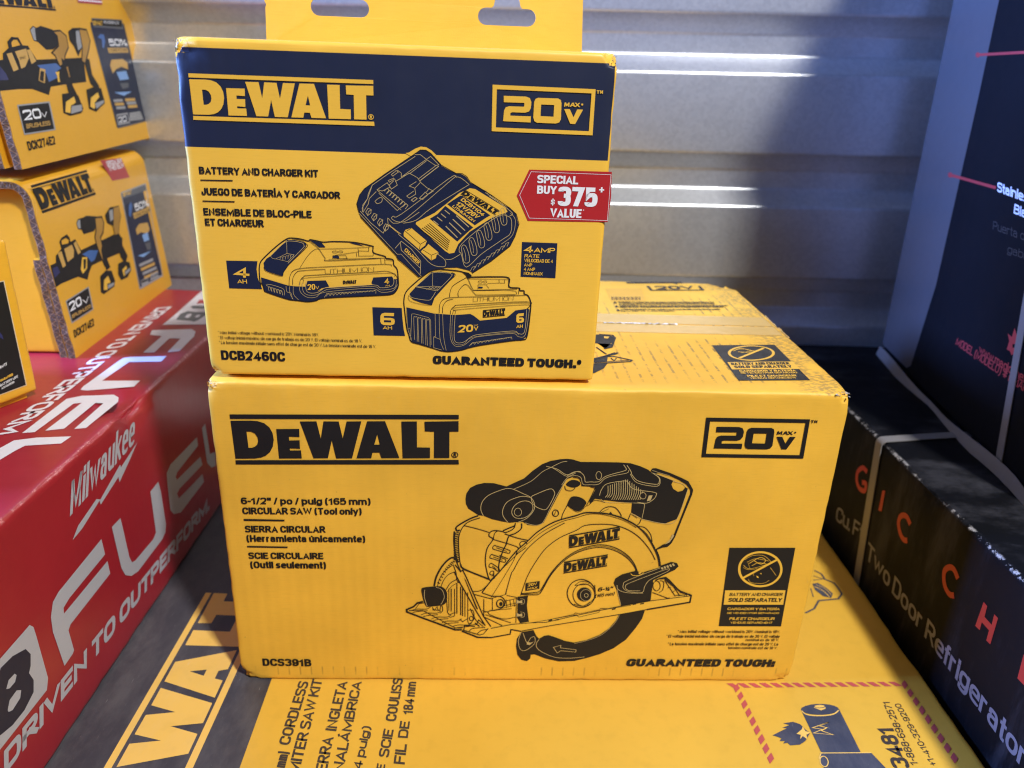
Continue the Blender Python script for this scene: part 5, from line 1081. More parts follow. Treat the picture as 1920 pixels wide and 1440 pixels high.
('f','B','transport_label','redo',2,0,[2938,1572,2989,1575,2946,1617,2895,1614],[]),
('f','B','transport_label','redo',2,0,[1709,1492,1714,1444,1755,1489,1749,1537],[]),
('f','B','transport_label','redo',2,0,[1718,1414,1723,1366,1763,1411,1758,1459],[]),
('f','B','transport_label','redo',2,0,[1726,1336,1731,1288,1772,1333,1766,1381],[]),
('f','B','transport_label','redo',2,0,[1735,1258,1740,1210,1780,1255,1775,1304],[]),
('f','B','transport_label','redo',2,0,[1743,1180,1749,1132,1789,1177,1784,1226],[]),
('f','B','transport_label','redo',2,0,[1752,1103,1757,1054,1797,1099,1792,1148],[]),
('f','B','transport_label','redo',2,0,[1760,1025,1766,976,1806,1022,1801,1070],[]),
('f','B','transport_label','redo',2,0,[1769,947,1774,898,1815,944,1809,992],[]),
('f','B','transport_label','redo',2,0,[1777,869,1783,821,1823,866,1818,914],[]),
('f','B','transport_label','redo',2,0,[2989,1597,2991,1545,3034,1588,3032,1640],[]),
('f','B','transport_label','redo',2,0,[2993,1514,2995,1462,3038,1505,3036,1556],[]),
('f','B','transport_label','redo',2,0,[2997,1431,2999,1379,3042,1422,3040,1473],[]),
('f','B','transport_label','redo',2,0,[3001,1347,3003,1296,3046,1338,3044,1390],[]),
('f','B','transport_label','redo',2,0,[3005,1264,3007,1213,3050,1255,3048,1307],[]),
('f','B','transport_label','redo',2,0,[3008,1181,3011,1129,3054,1172,3052,1223],[]),
('f','B','transport_label','redo',2,0,[3012,1098,3015,1046,3058,1089,3055,1140],[]),
('f','B','transport_label','redo',2,0,[3016,1014,3019,963,3062,1005,3059,1057],[]),
('f','B','transport_label','redo',2,0,[3020,931,3023,880,3066,922,3063,974],[]),
('f','B','transport_label','bluek',2,0,[2420,1320,2405,1301,2376,1285,2335,1271,2288,1263,2241,1261,2198,1264,2165,1274,2147,1289,2144,1306,2158,1324,2188,1341,2229,1355,2276,1364,2325,1366,2368,1362,2400,1352,2419,1337],[]),
('f','B','transport_label','bluek',2,0,[2144,1306,2161,1261,2260,1249,2364,1268,2422,1320,2426,946,2276,913,2157,934],[]),
('s','B','transport_label','yellowb',3,1,0,0.89,[2144,1293,2173,1258,2261,1253,2359,1271,2414,1310]),
('f','B','transport_label','yellowb',3,0,[2244,1328,2257,1352,2297,1362,2333,1349,2325,1322,2286,1303],[]),
('s','B','transport_label','bluek',4,1,1,0.55,[2329,1343,2324,1338,2316,1333,2304,1329,2291,1327,2278,1326,2266,1327,2256,1330,2251,1334,2251,1340,2255,1345,2263,1350,2275,1354,2288,1356,2302,1357,2314,1356,2323,1353,2328,1349]),
('s','B','transport_label','yellowb',3,0,0,0.69,[2301,1195,2170,1141,2234,1129,2160,1094,2295,1085,2224,1117,2271,1146,2226,1160,2301,1195]),
('f','B','transport_label','bluek',2,0,[2146,924,2496,944,2541,826,2586,718,2168,699,2122,835],[]),
('s','B','transport_label','yellowb',3,0,0,0.65,[2122,877,2154,925,2496,944]),
('s','B','transport_label','yellowb',3,1,1,0.64,[2178,869,2176,855,2170,841,2162,829,2153,820,2143,816,2134,817,2127,822,2122,832,2121,845,2124,860,2129,874,2137,886,2147,895,2157,899,2166,898,2173,892,2177,882]),
('f','B','transport_label','bluek',2,0,[1869,1060,1921,1090,1988,1128,1958,1131,2015,1157,1976,1171,2050,1188,2093,1169,2115,1123,2136,1093,2081,1022,2035,990,1965,979,1954,1001,1921,992,1941,1015,1904,1013,1923,1037,1897,1051],[]),
('f','B','transport_label','yellowb',3,0,[2040,1081,2090,1122,2104,1146,2110,1107,2140,1096,2106,1076,2099,1038,2077,1064,2050,1035,2068,1074],[]),
('t','B','transport_label','charb',2,'3481',(270.87,83.09),(273.83,117.22),(259.32,82.55),0.02,0),
('t','B','transport_label','charb',2,'Canada 1-888-698-2571',(274.8,56.88),(282.04,141.4),(269.69,56.66),0.006,0),
('t','B','transport_label','charb',2,'+1-410-329-9200',(289.73,86.34),(289.18,140.06),(285.18,85.43),0.006,0),
('f','B','saw_drawing','bluek',2,0,[2734,2796,2787,2812,2840,2739,2868,2666,2830,2602,2768,2623,2727,2707],[]),
('s','B','saw_drawing','yellowb',3,1,0,0.77,[2737,2758,2795,2698,2819,2613]),
('s','B','saw_drawing','yellowb',3,1,0,0.52,[2760,2780,2822,2733,2845,2645]),
('s','B','saw_drawing','bluek',3,0,0,1.55,[2820,2999,2867,2948,2871,2869,2933,2821,2945,2745,2946,2665,2888,2593,2707,2558,2630,2447,2534,2384]),
('s','B','saw_drawing','bluek',3,0,0,0.8,[2783,2916,2856,2873,2760,2849]),
('s','B','saw_drawing','bluek',3,0,0,0.75,[2696,2730,2677,2605]),
('f','M','brand_text','wside',2,0,[2782,933,2782,848,2308,835,2262,813,2280,776,2802,723,2824,629,2302,674,2243,660,2263,601,2798,544,2809,456,2264,461,2134,524,2084,592,2097,812,2116,933,2203,965],[]),
('f','M','brand_text','wside',2,0,[2916,959,3000,969,3018,736,3017,640,3142,598,3118,459,3017,495,2935,587],[]),
('f','M','brand_text','wside',2,0,[1029,1006,1037,873,558,867,479,850,472,811,1050,808,1055,697,511,693,479,671,490,501,471,488,365,481,331,782,344,887,393,963,465,985],[]),
('f','M','brand_text','wside',2,0,[1182,1006,1312,1000,1320,909,1338,641,1361,577,1412,559,1729,542,1786,567,1801,937,1953,942,1970,835,1970,529,1939,468,1872,447,1428,450,1320,483,1242,548,1207,636],[]),
('f','M','badge','wside',2,0,[-620,1027,-245,991,147,988,175,950,181,862,193,541,158,478,-310,495,-793,540],[]),
('f','M','badge','navy',3,0,[-312,800,-155,937,-46,925,67,878,97,814,73,745,46,716,69,642,44,571,-62,536,-180,540,-283,572,-372,629],[[-156,785,-121,819,-65,814,-53,792,-78,764,-130,766],[-186,660,-153,701,-83,706,-48,675,-71,637,-151,624,-183,642]]),
('t','M','slogan','wside',2,'DRIVEN TO OUTPERFORM.',(-33.67,32.16),(284.84,13.1),(-32.58,45.99),0.05,0.25),
('t','M','script_logo','wside',2,'Milwaukee',(73.5,137.21),(167.36,142.64),(74.44,158.73),0.006,0.42),
('f','M','script_logo','wside',2,0,[1723,1413,1584,1344,1384,1258,1382,1303,1098,1241,1094,1277,840,1215,713,1207,802,1261,1062,1309,1106,1278,1433,1378,1437,1351],[]),
('f','MT','top_brand_text','wtop',2,0,[-567,3423,-221,3494,-158,3426,-119,3288,-99,2892,-188,2847,-218,3218,-316,3208,-296,2837,-388,2820,-410,3265,-530,3292],[]),
('f','MT','top_brand_text','wtop',2,0,[-446,2706,-156,2756,-148,2620,-403,2585,-425,2161,-136,2193,-129,2066,-440,1960,-498,1969,-512,2038,-500,2593,-492,2678],[]),
('f','MT','top_brand_text','wtop',2,0,[-323,1875,-208,1898,-148,1849,-115,1768,-125,1313,-196,1292,-208,1734,-267,1734,-265,1291,-374,1250,-366,1731,-417,1709,-430,1223,-505,1205,-512,1792,-430,1857],[]),
('f','MT','top_brand_text','wtop',2,0,[-375,1142,-156,1179,-168,1069,-380,1021,-403,935,-422,818,-459,598,-546,735,-518,976,-494,1091],[]),
('f','MT','top_badge','wtop',2,0,[-537,3588,-551,3948,-603,4800,-537,4829,-302,4444,-28,3661],[]),
('f','MT','top_badge','greyk',3,0,[-475,3757,-507,3953,-468,4047,-404,4025,-349,4026,-280,4031,-244,3933,-262,3766,-281,3712,-336,3741,-406,3746],[[-422,3837,-434,3944,-402,3965,-380,3909,-383,3825],[-327,3848,-332,3940,-295,3935,-294,3852]]),
('f','MT','top_badge','greyk',3,0,[-497,4189,-489,4236,-340,4254,-302,4151,-453,4141],[]),
('f','MT','top_badge','red2',3,0,[-480,4310,-504,4457,-417,4468,-371,4342],[]),
('t','MT','top_slogan','wtop',2,'DRIVEN TO OUTPERFORM.',(-81.36,411.75),(-66.61,109.87),(-68.07,415.83),0.03,-0.2),
('t','K','product_text','gk',1,'Two Door Refrigerator',(58.27,21.67),(284.42,20.16),(56.4,37.8),0.012,0),
('t','K','product_text','gk',1,'Cu. Ft.',(-8.02,19.2),(49.41,31.25),(-9.96,33.98),0.012,0),
('s','K','brand_letter#1','redk',1,1,0,4.61,[1078,881,1002,908,931,868,919,796,979,732,1046,717,1094,740]),
('s','K','brand_letter#2','redk',1,1,0,4.41,[1777,872,1704,904,1646,874,1619,811,1662,732,1735,707,1789,734]),
('f','K','brand_letter#3','redk',1,0,[2082,906,2124,903,2131,820,2213,820,2206,902,2247,903,2255,692,2212,689,2206,769,2123,768,2126,703,2076,699],[]),
('f','K','brand_letter#4','redk',1,0,[2538,858,2774,865,2778,800,2621,792,2620,735,2763,743,2769,693,2620,685,2555,681],[]),
('s','K','brand_letter#5','redk',1,1,0,4.53,[277,917,191,913,122,832,141,753,214,715,307,742,303,810,233,787]),
('f','K','brand_letter#6','redk',1,0,[581,904,624,926,645,734,595,715],[]),
('f','L','door_picture','greyd',1,0,[-261,3753,690,3672,763,2736,840,1036,726,160,642,105,-89,115],[]),
('s','L','callout#1','redl',2,0,0,2.21,[549,3110,1399,3120]),
('f','L','callout#1','redl',2,0,[591,3109,593,3102,590,3095,581,3090,569,3087,554,3088,539,3090,525,3096,513,3102,506,3110,504,3118,508,3124,516,3129,529,3132,544,3132,559,3129,573,3124,584,3117],[]),
('s','L','callout#2','redl',2,0,0,2.45,[575,2054,1485,2062]),
('f','L','callout#2','redl',2,0,[619,2059,621,2051,617,2043,609,2037,596,2032,580,2030,564,2031,549,2034,537,2040,530,2048,528,2056,532,2064,541,2071,554,2075,569,2077,585,2076,600,2073,612,2067],[]),
('t','L','product_text','wk',1,'Stainless Steel',(151.82,203.64),(247.01,201.01),(148.53,211.11),0.02,0),
('t','L','product_text','wk',1,'Black',(186.64,191.35),(223.2,190.38),(184.29,198.64),0.02,0),
('t','L','product_text','dk',1,'Puerta de acero',(161.3,173.52),(260.84,175.64),(158.47,180.2),0.004,0),
('t','L','product_text','dk',1,'gabinete',(193.39,160.57),(249.83,162.69),(191.67,166.78),0.004,0),
('t','L','web_text','redl',1,'www.magicchef.com',(192.96,73.41),(291.06,76.83),(190.92,80.46),0.01,0),
('t','L','web_text','redl',1,'MODEL (MODELO) # HMAR',(150.31,66.31),(274.23,69.76),(150.57,73.58),0.01,0),
('f','L','web_text','redl',1,0,[2318,906,2322,976,2269,1025,2341,1018,2342,1094,2412,1042,2453,1073,2453,999,2495,982,2454,923,2406,888,2368,910],[[2376,972,2418,986,2426,958,2391,945]]),
('g','D','brand_logo','black',4,'dw',(10.2,121.3),(109.6,120.9),(4.0,144.2),1),
('f','D','kit_picture','black',1,0,[2,808,96,808,125,860,241,892,238,951,289,975,394,983,424,947,417,913,510,917,532,863,559,808,609,809,1043,804,1297,804,1424,737,1350,615,912,636,679,641,597,598,534,548,387,615,91,633,-3,629],[[270,921,277,954,356,961,403,933,376,909]]),
('f','D','kit_picture','tan',2,0,[163,874,232,876,238,750,181,745],[]),
('f','D','kit_picture','tan',2,0,[285,882,427,886,437,836,401,783,282,769],[]),
('f','D','kit_picture','tan',2,0,[463,890,513,898,545,793,488,787],[]),
('f','D','kit_picture','blue',2,0,[559,771,701,776,867,738,802,702,756,674,683,672,644,726],[]),
('f','D','kit_picture','blue2',2,0,[21,780,102,778,118,721,11,701],[]),
('f','D','kit_picture','yellow',2,0,[546,749,631,729,579,641,482,615,465,657],[]),
('f','D','kit_picture','black',3,0,[554,728,606,720,555,647,513,645],[]),
('f','D','kit_picture','grey',3,0,[602,1038,647,1060,714,1059,675,969,605,989],[]),
('s','D','kit_picture','black',3,0,0,0.7,[602,1038,647,1060,714,1059,675,969,605,989,602,1038]),
('f','D','kit_picture','black',3,0,[683,1053,812,1060,991,1021,976,947,870,917,680,930,657,984],[]),
('s','D','kit_picture','black',3,0,0,0.74,[683,1053,812,1060,991,1021,976,947,870,917,680,930,657,984,683,1053]),
('f','D','kit_picture','tool',3,0,[961,1020,1099,1001,1112,947,1050,868,968,833,968,755,953,679,966,597,912,584,886,669,862,804,863,855,929,918],[]),
('s','D','kit_picture','black',3,0,0,1.31,[961,1020,1099,1001,1112,947,1050,868,968,833,968,755,953,679,966,597,912,584,886,669,862,804,863,855,929,918,961,1020]),
('f','D','kit_picture','black',3,0,[981,778,1008,719,993,617,1013,545,931,539,906,625,920,726],[]),
('s','D','kit_picture','black',3,0,0,0.78,[981,778,1008,719,993,617,1013,545,931,539,906,625,920,726,981,778]),
('f','D','kit_picture','black',3,0,[778,512,911,531,1020,503,1040,403,984,364,761,356,717,384],[]),
('s','D','kit_picture','black',3,0,0,0.81,[778,512,911,531,1020,503,1040,403,984,364,761,356,717,384,778,512]),
('f','D','kit_picture','yellow',4,0,[830,472,931,486,950,414,841,363,768,383],[]),
('s','D','kit_picture','black',4,0,0,0.79,[830,472,931,486,950,414,841,363,768,383,830,472]),
('f','D','kit_picture','grey',5,0,[872,414,1022,401,1001,366,858,365],[]),
('s','D','kit_picture','black',5,0,0,0.81,[872,414,1022,401,1001,366,858,365,872,414]),
('f','D','kit_picture','black',3,0,[1175,1000,1314,1048,1405,1038,1377,936,1282,888,1182,933],[]),
('s','D','kit_picture','black',3,0,0,0.82,[1175,1000,1314,1048,1405,1038,1377,936,1282,888,1182,933,1175,1000]),
('f','D','kit_picture','grey',4,0,[1274,1035,1369,1031,1325,933,1239,922],[]),
('s','D','kit_picture','black',4,0,0,0.81,[1274,1035,1369,1031,1325,933,1239,922,1274,1035]),
('f','D','kit_picture','tool',4,0,[1387,1035,1499,1029,1497,942,1422,874,1356,792,1275,795,1289,873],[]),
('s','D','kit_picture','black',4,0,0,1.38,[1387,1035,1499,1029,1497,942,1422,874,1356,792,1275,795,1289,873,1387,1035]),
('f','D','kit_picture','black',3,0,[1297,804,1378,774,1380,664,1434,554,1351,504,1291,573,1276,687],[]),
('s','D','kit_picture','black',3,0,0,0.85,[1297,804,1378,774,1380,664,1434,554,1351,504,1291,573,1276,687,1297,804]),
('f','D','kit_picture','black',3,0,[1196,527,1328,523,1442,481,1435,412,1322,370,1175,381,1146,444],[]),
('s','D','kit_picture','black',3,0,0,0.86,[1196,527,1328,523,1442,481,1435,412,1322,370,1175,381,1146,444,1196,527]),
('f','D','kit_picture','yellow',4,0,[1240,461,1355,482,1367,415,1244,384],[]),
('s','D','kit_picture','black',4,0,0,0.87,[1240,461,1355,482,1367,415,1244,384,1240,461]),
('f','D','kit_picture','grey',5,0,[1292,434,1435,441,1426,407,1281,388],[]),
('s','D','kit_picture','black',5,0,0,0.88,[1292,434,1435,441,1426,407,1281,388,1292,434]),
('f','D','side_panel','navy',1,0,[1631,1136,2272,1132,2175,163,1537,190],[]),
('s','D','side_panel','grey',2,0,0,2.07,[1631,1136,2272,1132,2175,163,1537,190,1631,1136]),
('f','D','side_panel','grey2',2,0,[1635,1131,2259,1130,2262,1071,1639,1081],[]),
('t','D','side_panel','yellow',3,'DEWALT',(165.96,109.77),(187.11,109.63),(167.27,113.65),0.02,0),
('t','D','side_panel','white',3,'50%',(187.25,91.87),(223.47,91.11),(186.83,99.02),0.03,0),
('f','D','side_panel','tan',2,0,[1793,909,2260,899,2258,851,1795,852],[]),
('t','D','side_panel','black',3,'MORE POWER',(180.58,86.41),(223.96,85.4),(180.82,89.2),0.01,0),
('f','D','side_panel','blue',3,0,[1738,995,1810,1025,1819,982,1725,886,1684,907],[]),
('f','D','side_panel','tan',3,0,[1769,750,1884,785,2100,758,2112,682,2034,653,1870,701,1771,693],[]),
('f','D','side_panel','lblue',4,0,[1888,668,2043,666,2040,585,1899,593],[]),
('f','D','side_panel','grey2',3,0,[1908,576,2056,559,2033,489,1937,496],[]),
('f','D','side_panel','lblue',3,0,[1670,499,2020,470,1917,463,1795,455],[]),
('s','D','side_panel','grey',3,0,0,2.95,[1648,402,2024,378]),
('s','D','side_panel','tan',3,0,0,2.98,[1664,354,2042,328]),
('s','D','side_panel','grey',3,0,0,3.0,[1680,306,2061,278]),
('s','D','side_panel','tan',3,0,0,3.03,[1696,258,2079,227]),
('f','D','side_panel','grey',3,0,[1595,255,1780,243,1778,176,1595,193],[]),
('s','D','side_panel','black',4,0,0,1.59,[1604,238,1767,221]),
('s','D','side_panel','grey',3,0,0,2.36,[1836,206,2072,190]),
('s','D','side_panel','grey',3,0,0,2.35,[1856,238,2073,224]),
('f','D','price_label','red2',1,0,[1350,1485,1824,1454,1919,1252,1508,1274],[]),
('t','D','price_label','white',2,'SPECIAL BUY',(147.06,141.62),(182.93,140.65),(146.62,146.18),0.02,0),
('t','D','price_label','white',2,'THIS BUY',(148.98,136.84),(185.12,135.65),(148.54,141.44),0.02,0),
('f','D','voltage_logo','grey',1,0,[80,485,524,490,502,284,76,287],[]),
('f','D','voltage_logo','black',2,0,[95,475,505,480,480,294,93,298],[]),
('t','D','voltage_logo','white',3,'20',(10.73,37.98),(33.07,38.03),(11.43,45.73),0.035,0),
('t','D','voltage_logo','white',3,'V',(34.37,37.01),(46.07,36.72),(35.27,41.8),0.02,0),
('t','D','voltage_logo','tan',3,'BRUSHLESS',(10.81,32.4),(47.08,31.26),(11.47,35.28),0.02,0),
('t','D','model_number','black',2,'DCK274E2',(5.86,16.36),(44.67,15.08),(6.77,22.79),0.03,0),
('g','E','brand_logo','black',4,'dw',(4.6,116.1),(121.7,118.1),(5.0,129.6),1),
('f','E','kit_picture','black',1,0,[-2,779,155,788,175,832,280,872,285,916,365,952,466,950,498,895,582,892,619,841,661,789,1528,807,1464,601,997,589,781,578,709,515,467,572,257,578,-117,571],[[333,878,342,913,384,933,440,934,466,895]]),
('f','E','kit_picture','tan',2,0,[226,830,306,840,341,720,256,704],[]),
('f','E','kit_picture','tan',2,0,[357,848,537,871,540,799,452,738,380,723,380,779],[]),
('f','E','kit_picture','tan',2,0,[543,861,600,866,646,778,560,756],[]),
('t','E','kit_picture','black',3,'DEWALT',(40.02,78.86),(49.06,79.89),(40.2,80.67),0.01,0),
('f','E','kit_picture','blue',2,0,[644,747,971,762,1049,723,930,691,930,646,767,617,757,682],[]),
('f','E','kit_picture','blue2',2,0,[-23,741,89,740,139,691,154,646,-75,646],[]),
('f','E','kit_picture','tan',2,0,[677,726,763,714,691,608,601,631],[]),
('f','E','kit_picture','black',3,0,[676,704,731,698,674,619,619,636],[]),
('f','E','kit_picture','yellow',3,0,[918,691,995,695,969,662,960,612,923,613,934,663],[]),
('f','E','kit_picture','grey',3,0,[678,1012,742,1040,806,1021,768,926,694,935],[]),
('s','E','kit_picture','black',3,0,0,0.6,[678,1012,742,1040,806,1021,768,926,694,935,678,1012]),
('f','E','kit_picture','black',3,0,[765,1020,870,1044,1048,1024,1145,978,1094,911,988,876,864,870,740,936],[]),
('s','E','kit_picture','black',3,0,0,0.65,[765,1020,870,1044,1048,1024,1145,978,1094,911,988,876,864,870,740,936,765,1020]),
('f','E','kit_picture','tool',3,0,[1054,1013,1197,1023,1289,982,1276,892,1171,823,1119,756,1030,734,993,822,944,843,1100,900,1120,977],[]),
('s','E','kit_picture','black',3,0,0,1.07,[1054,1013,1197,1023,1289,982,1276,892,1171,823,1119,756,1030,734,993,822,944,843,1100,900,1120,977,1054,1013]),
('f','E','kit_picture','black',3,0,[1094,800,1171,755,1171,573,1217,490,1131,459,1066,530,1067,689],[]),
('s','E','kit_picture','black',3,0,0,0.68,[1094,800,1171,755,1171,573,1217,490,1131,459,1066,530,1067,689,1094,800]),
('f','E','kit_picture','tool',4,0,[1132,733,1177,744,1171,642,1141,637],[]),
('s','E','kit_picture','black',4,0,0,1.12,[1132,733,1177,744,1171,642,1141,637,1132,733]),
('f','E','kit_picture','black',3,0,[940,512,1138,516,1230,490,1265,382,1204,349,982,339,882,368],[]),
('s','E','kit_picture','black',3,0,0,0.7,[940,512,1138,516,1230,490,1265,382,1204,349,982,339,882,368,940,512]),
('f','E','kit_picture','yellow',4,0,[970,454,1151,493,1157,434,1079,415,1014,349,907,367],[]),
('s','E','kit_picture','black',4,0,0,0.68,[970,454,1151,493,1157,434,1079,415,1014,349,907,367,970,454]),
('f','E','kit_picture','grey',5,0,[1053,416,1258,418,1238,359,998,344],[]),
('s','E','kit_picture','black',5,0,0,0.7,[1053,416,1258,418,1238,359,998,344,1053,416]),
('f','E','kit_picture','black',3,0,[1348,1017,1447,1048,1587,1053,1558,907,1426,824,1390,905,1336,949],[]),
('s','E','kit_picture','black',3,0,0,0.7,[1348,1017,1447,1048,1587,1053,1558,907,1426,824,1390,905,1336,949,1348,1017]),
('f','E','kit_picture','grey',4,0,[1492,1033,1595,1042,1551,896,1446,859,1452,940],[]),
('s','E','kit_picture','black',4,0,0,0.7,[1492,1033,1595,1042,1551,896,1446,859,1452,940,1492,1033]),
('f','E','kit_picture','tool',4,0,[1573,1053,1726,1046,1747,958,1668,873,1526,754,1468,778,1551,896],[]),
('s','E','kit_picture','black',4,0,0,1.19,[1573,1053,1726,1046,1747,958,1668,873,1526,754,1468,778,1551,896,1573,1053]),
('f','E','kit_picture','black',3,0,[1525,801,1634,790,1615,658,1707,558,1632,535,1543,587,1527,707],[]),
('s','E','kit_picture','black',3,0,0,0.75,[1525,801,1634,790,1615,658,1707,558,1632,535,1543,587,1527,707,1525,801]),
('f','E','kit_picture','black',3,0,[1423,530,1643,554,1738,532,1749,419,1519,343,1389,375],[]),
('s','E','kit_picture','black',3,0,0,0.78,[1423,530,1643,554,1738,532,1749,419,1519,343,1389,375,1423,530]),
('f','E','kit_picture','yellow',4,0,[1473,468,1648,510,1664,460,1568,427,1497,357,1410,386],[]),
('s','E','kit_picture','black',4,0,0,0.75,[1473,468,1648,510,1664,460,1568,427,1497,357,1410,386,1473,468]),
('f','E','kit_picture','grey',5,0,[1532,417,1745,438,1736,407,1526,355],[]),
('s','E','kit_picture','black',5,0,0,0.78,[1532,417,1745,438,1736,407,1526,355,1532,417]),
('f','E','side_panel','navy',1,0,[1849,1116,2652,1136,2693,177,1898,165],[]),
('s','E','side_panel','grey2',2,0,0,1.38,[1843,1086,1919,166,2683,181]),
('f','E','side_panel','grey2',2,0,[1892,1153,2619,1171,2612,1082,1898,1076],[]),
('f','E','side_panel','black',3,0,[1900,1142,2595,1160,2588,1101,1907,1092],[]),
('t','E','side_panel','yellow',4,'DEWALT',(189.61,109.39),(210.67,109.95),(190.85,113.03),0.02,0),
('t','E','side_panel','white',4,'POWERSTACK',(214.83,111.59),(252.0,112.29),(215.67,114.09),0.01,0),
('t','E','side_panel','white',3,'50%',(217.58,91.72),(261.38,92.42),(216.4,97.98),0.03,0),
('f','E','side_panel','tan',2,0,[2098,897,2591,904,2612,860,2110,851],[]),
('t','E','side_panel','black',3,'MORE POWER',(213.72,86.37),(258.12,87.07),(213.91,88.89),0.01,0),
('f','E','side_panel','blue',3,0,[1930,986,2012,1019,2088,1015,2083,953,2014,890,1989,902,2018,976],[]),
('f','E','side_panel','tan',3,0,[2069,740,2133,790,2411,797,2516,764,2494,697,2332,725,2179,700,2090,663],[]),
('f','E','side_panel','lblue',4,0,[2181,675,2432,685,2456,604,2221,598],[]),
('f','E','side_panel','grey2',3,0,[2204,570,2417,571,2407,525,2241,516],[]),
('f','E','side_panel','lblue',3,0,[2020,491,2455,483,2236,450],[]),
('s','E','side_panel','grey',3,0,0,2.54,[1958,416,2177,410]),
('s','E','side_panel','tan',3,0,0,2.71,[2247,410,2501,404]),
('s','E','side_panel','tan',3,0,0,2.56,[1971,382,2191,375]),
('s','E','side_panel','grey',3,0,0,2.72,[2263,377,2510,371]),
('s','E','side_panel','grey',3,0,0,2.58,[1984,347,2205,340]),
('s','E','side_panel','tan',3,0,0,2.74,[2279,344,2520,337]),
('s','E','side_panel','grey',3,0,0,1.75,[1953,280,2222,280,2225,195,1943,195,1953,280]),
('t','E','side_panel','white',3,'20',(196.7,20.65),(216.87,21.0),(197.46,25.87),0.02,0),
('s','E','side_panel','grey',3,0,0,1.85,[2273,274,2573,273]),
('s','E','side_panel','grey',3,0,0,1.86,[2261,254,2583,251]),
('s','E','side_panel','grey',3,0,0,1.87,[2249,235,2594,229]),
('s','E','side_panel','grey',3,0,0,1.88,[2237,215,2604,207]),
('f','E','price_label','red2',1,0,[1684,1362,2239,1402,2217,1285,1688,1273],[]),
('s','E','price_label','white',2,0,0,1.11,[1706,1295,2222,1310]),
('f','E','voltage_logo','grey',1,0,[173,465,693,467,672,241,156,243],[]),
('f','E','voltage_logo','black',2,0,[188,454,669,455,648,251,175,254],[]),
('t','E','voltage_logo','white',3,'20',(21.97,34.44),(49.62,34.73),(22.12,42.18),0.035,0),
('t','E','voltage_logo','white',3,'V',(50.06,34.7),(59.05,35.0),(50.66,38.98),0.025,0),
('t','E','voltage_logo','tan',3,'BRUSHLESS',(21.92,28.71),(60.56,28.52),(22.3,32.02),0.02,0),
('t','E','model_number','black',2,'DCK274E2',(15.93,12.42),(61.35,13.08),(16.16,19.25),0.03,0),
('f','G','printed_panel','tanl',1,0,[-1480,120,-80,120,-80,920,-1480,920],[]),
('f','G','printed_panel','black',2,0,[-1474,126,-87,126,-87,914,-1474,914],[]),
('t','G','printed_panel','white',3,'WARRANTY',(-28.94,30.25),(-19.32,32.13),(-28.75,32.23),0.01,0),
('t','G','printed_panel','yellow',3,'GUARANTEED',(-26.87,21.57),(-16.62,23.16),(-26.9,23.24),0.02,0),
('t','G','printed_panel','white',3,'BATTERY LIFE',(-27.65,18.12),(-13.32,20.31),(-27.65,19.92),0.01,0),
('t','G','printed_panel','white',3,'AND CHARGER',(-27.08,15.83),(-16.79,17.34),(-27.29,17.3),0.01,0),
('f','G','printed_panel','blue2',3,0,[-244,674,-181,544,-178,509,-261,600],[])]
def build_prints(owner):
    """flat print on the faces of the boxes; every mark is in millimetres along its own face"""
    groups = {}
    for n, it in enumerate(ART):
        k, f, part_, colr, lay = it[:5]; V = []; F = []; Z = None
        if k == 'f':
            sm, P, Hs = it[5:]; P = [(P[i] / 10, P[i + 1] / 10) for i in range(0, len(P), 2)]; Hs = [[(h[i] / 10, h[i + 1] / 10) for i in range(0, len(h), 2)] for h in Hs]
            if sm: P = catmull(P, True)
            V, F = polyfill(P, Hs)
        elif k == 's':
            sm, cl, w, P = it[5:]; P = [(P[i] / 10, P[i + 1] / 10) for i in range(0, len(P), 2)]
            if sm: P = catmull(P, cl)
            V, F = ribbon(P, w * (1.28 if colr == 'black' else 1.0), cl)
        elif k == 't':
            s, bl, br, tl, bold, sh = it[5:]; u = Vector(br) - Vector(bl); v = Vector(tl) - Vector(bl); Wr = u.length / v.length; g, F, Z = lettering(s, Wr, bold)
            for x, yy in g: q = Vector(bl) + u * (x / Wr) + v * yy + u.normalized() * (v.length * sh * yy); V.append((q.x, q.y))
        elif k == 'g':
            kind, bl, br, tl, rules = it[5:]; u = Vector(br) - Vector(bl); v = Vector(tl) - Vector(bl)
            for (r_, o_, hs) in LOGO[kind]:
                if r_ and not rules: continue
                a, b = polyfill(o_, hs); m0 = len(V); F += [tuple(m0 + q for q in t) for t in b]
                for x, y in a: q = Vector(bl) + u * x + v * y; V.append((q.x, q.y))
        if not F: continue
        O, U, W, N = [Vector(x) for x in FR[f]]; h = .00016 + lay * .00006 + (n % 12) * .000005
        G = groups.setdefault((f, part_), ([], [], [], []))
        if colr not in G[3]: G[3].append(colr)
        b0 = len(G[0]); G[0].extend(O + U * (x / 1000) + W * (y / 1000) + N * (h + (Z[i] if Z else 0)) for i, (x, y) in enumerate(V))
        for t in F:
            p = [G[0][b0 + i] for i in t[:3]]
            if (p[1] - p[0]).cross(p[2] - p[0]).dot(N) < 0: t = t[::-1]
            G[1].append(tuple(b0 + i for i in t)); G[2].append(G[3].index(colr))
    for (f, part_), (V, F, fm, cols) in groups.items():
        mk(part_.split('#')[0], V, F, [M[c] for c in cols], owner[f], fm)
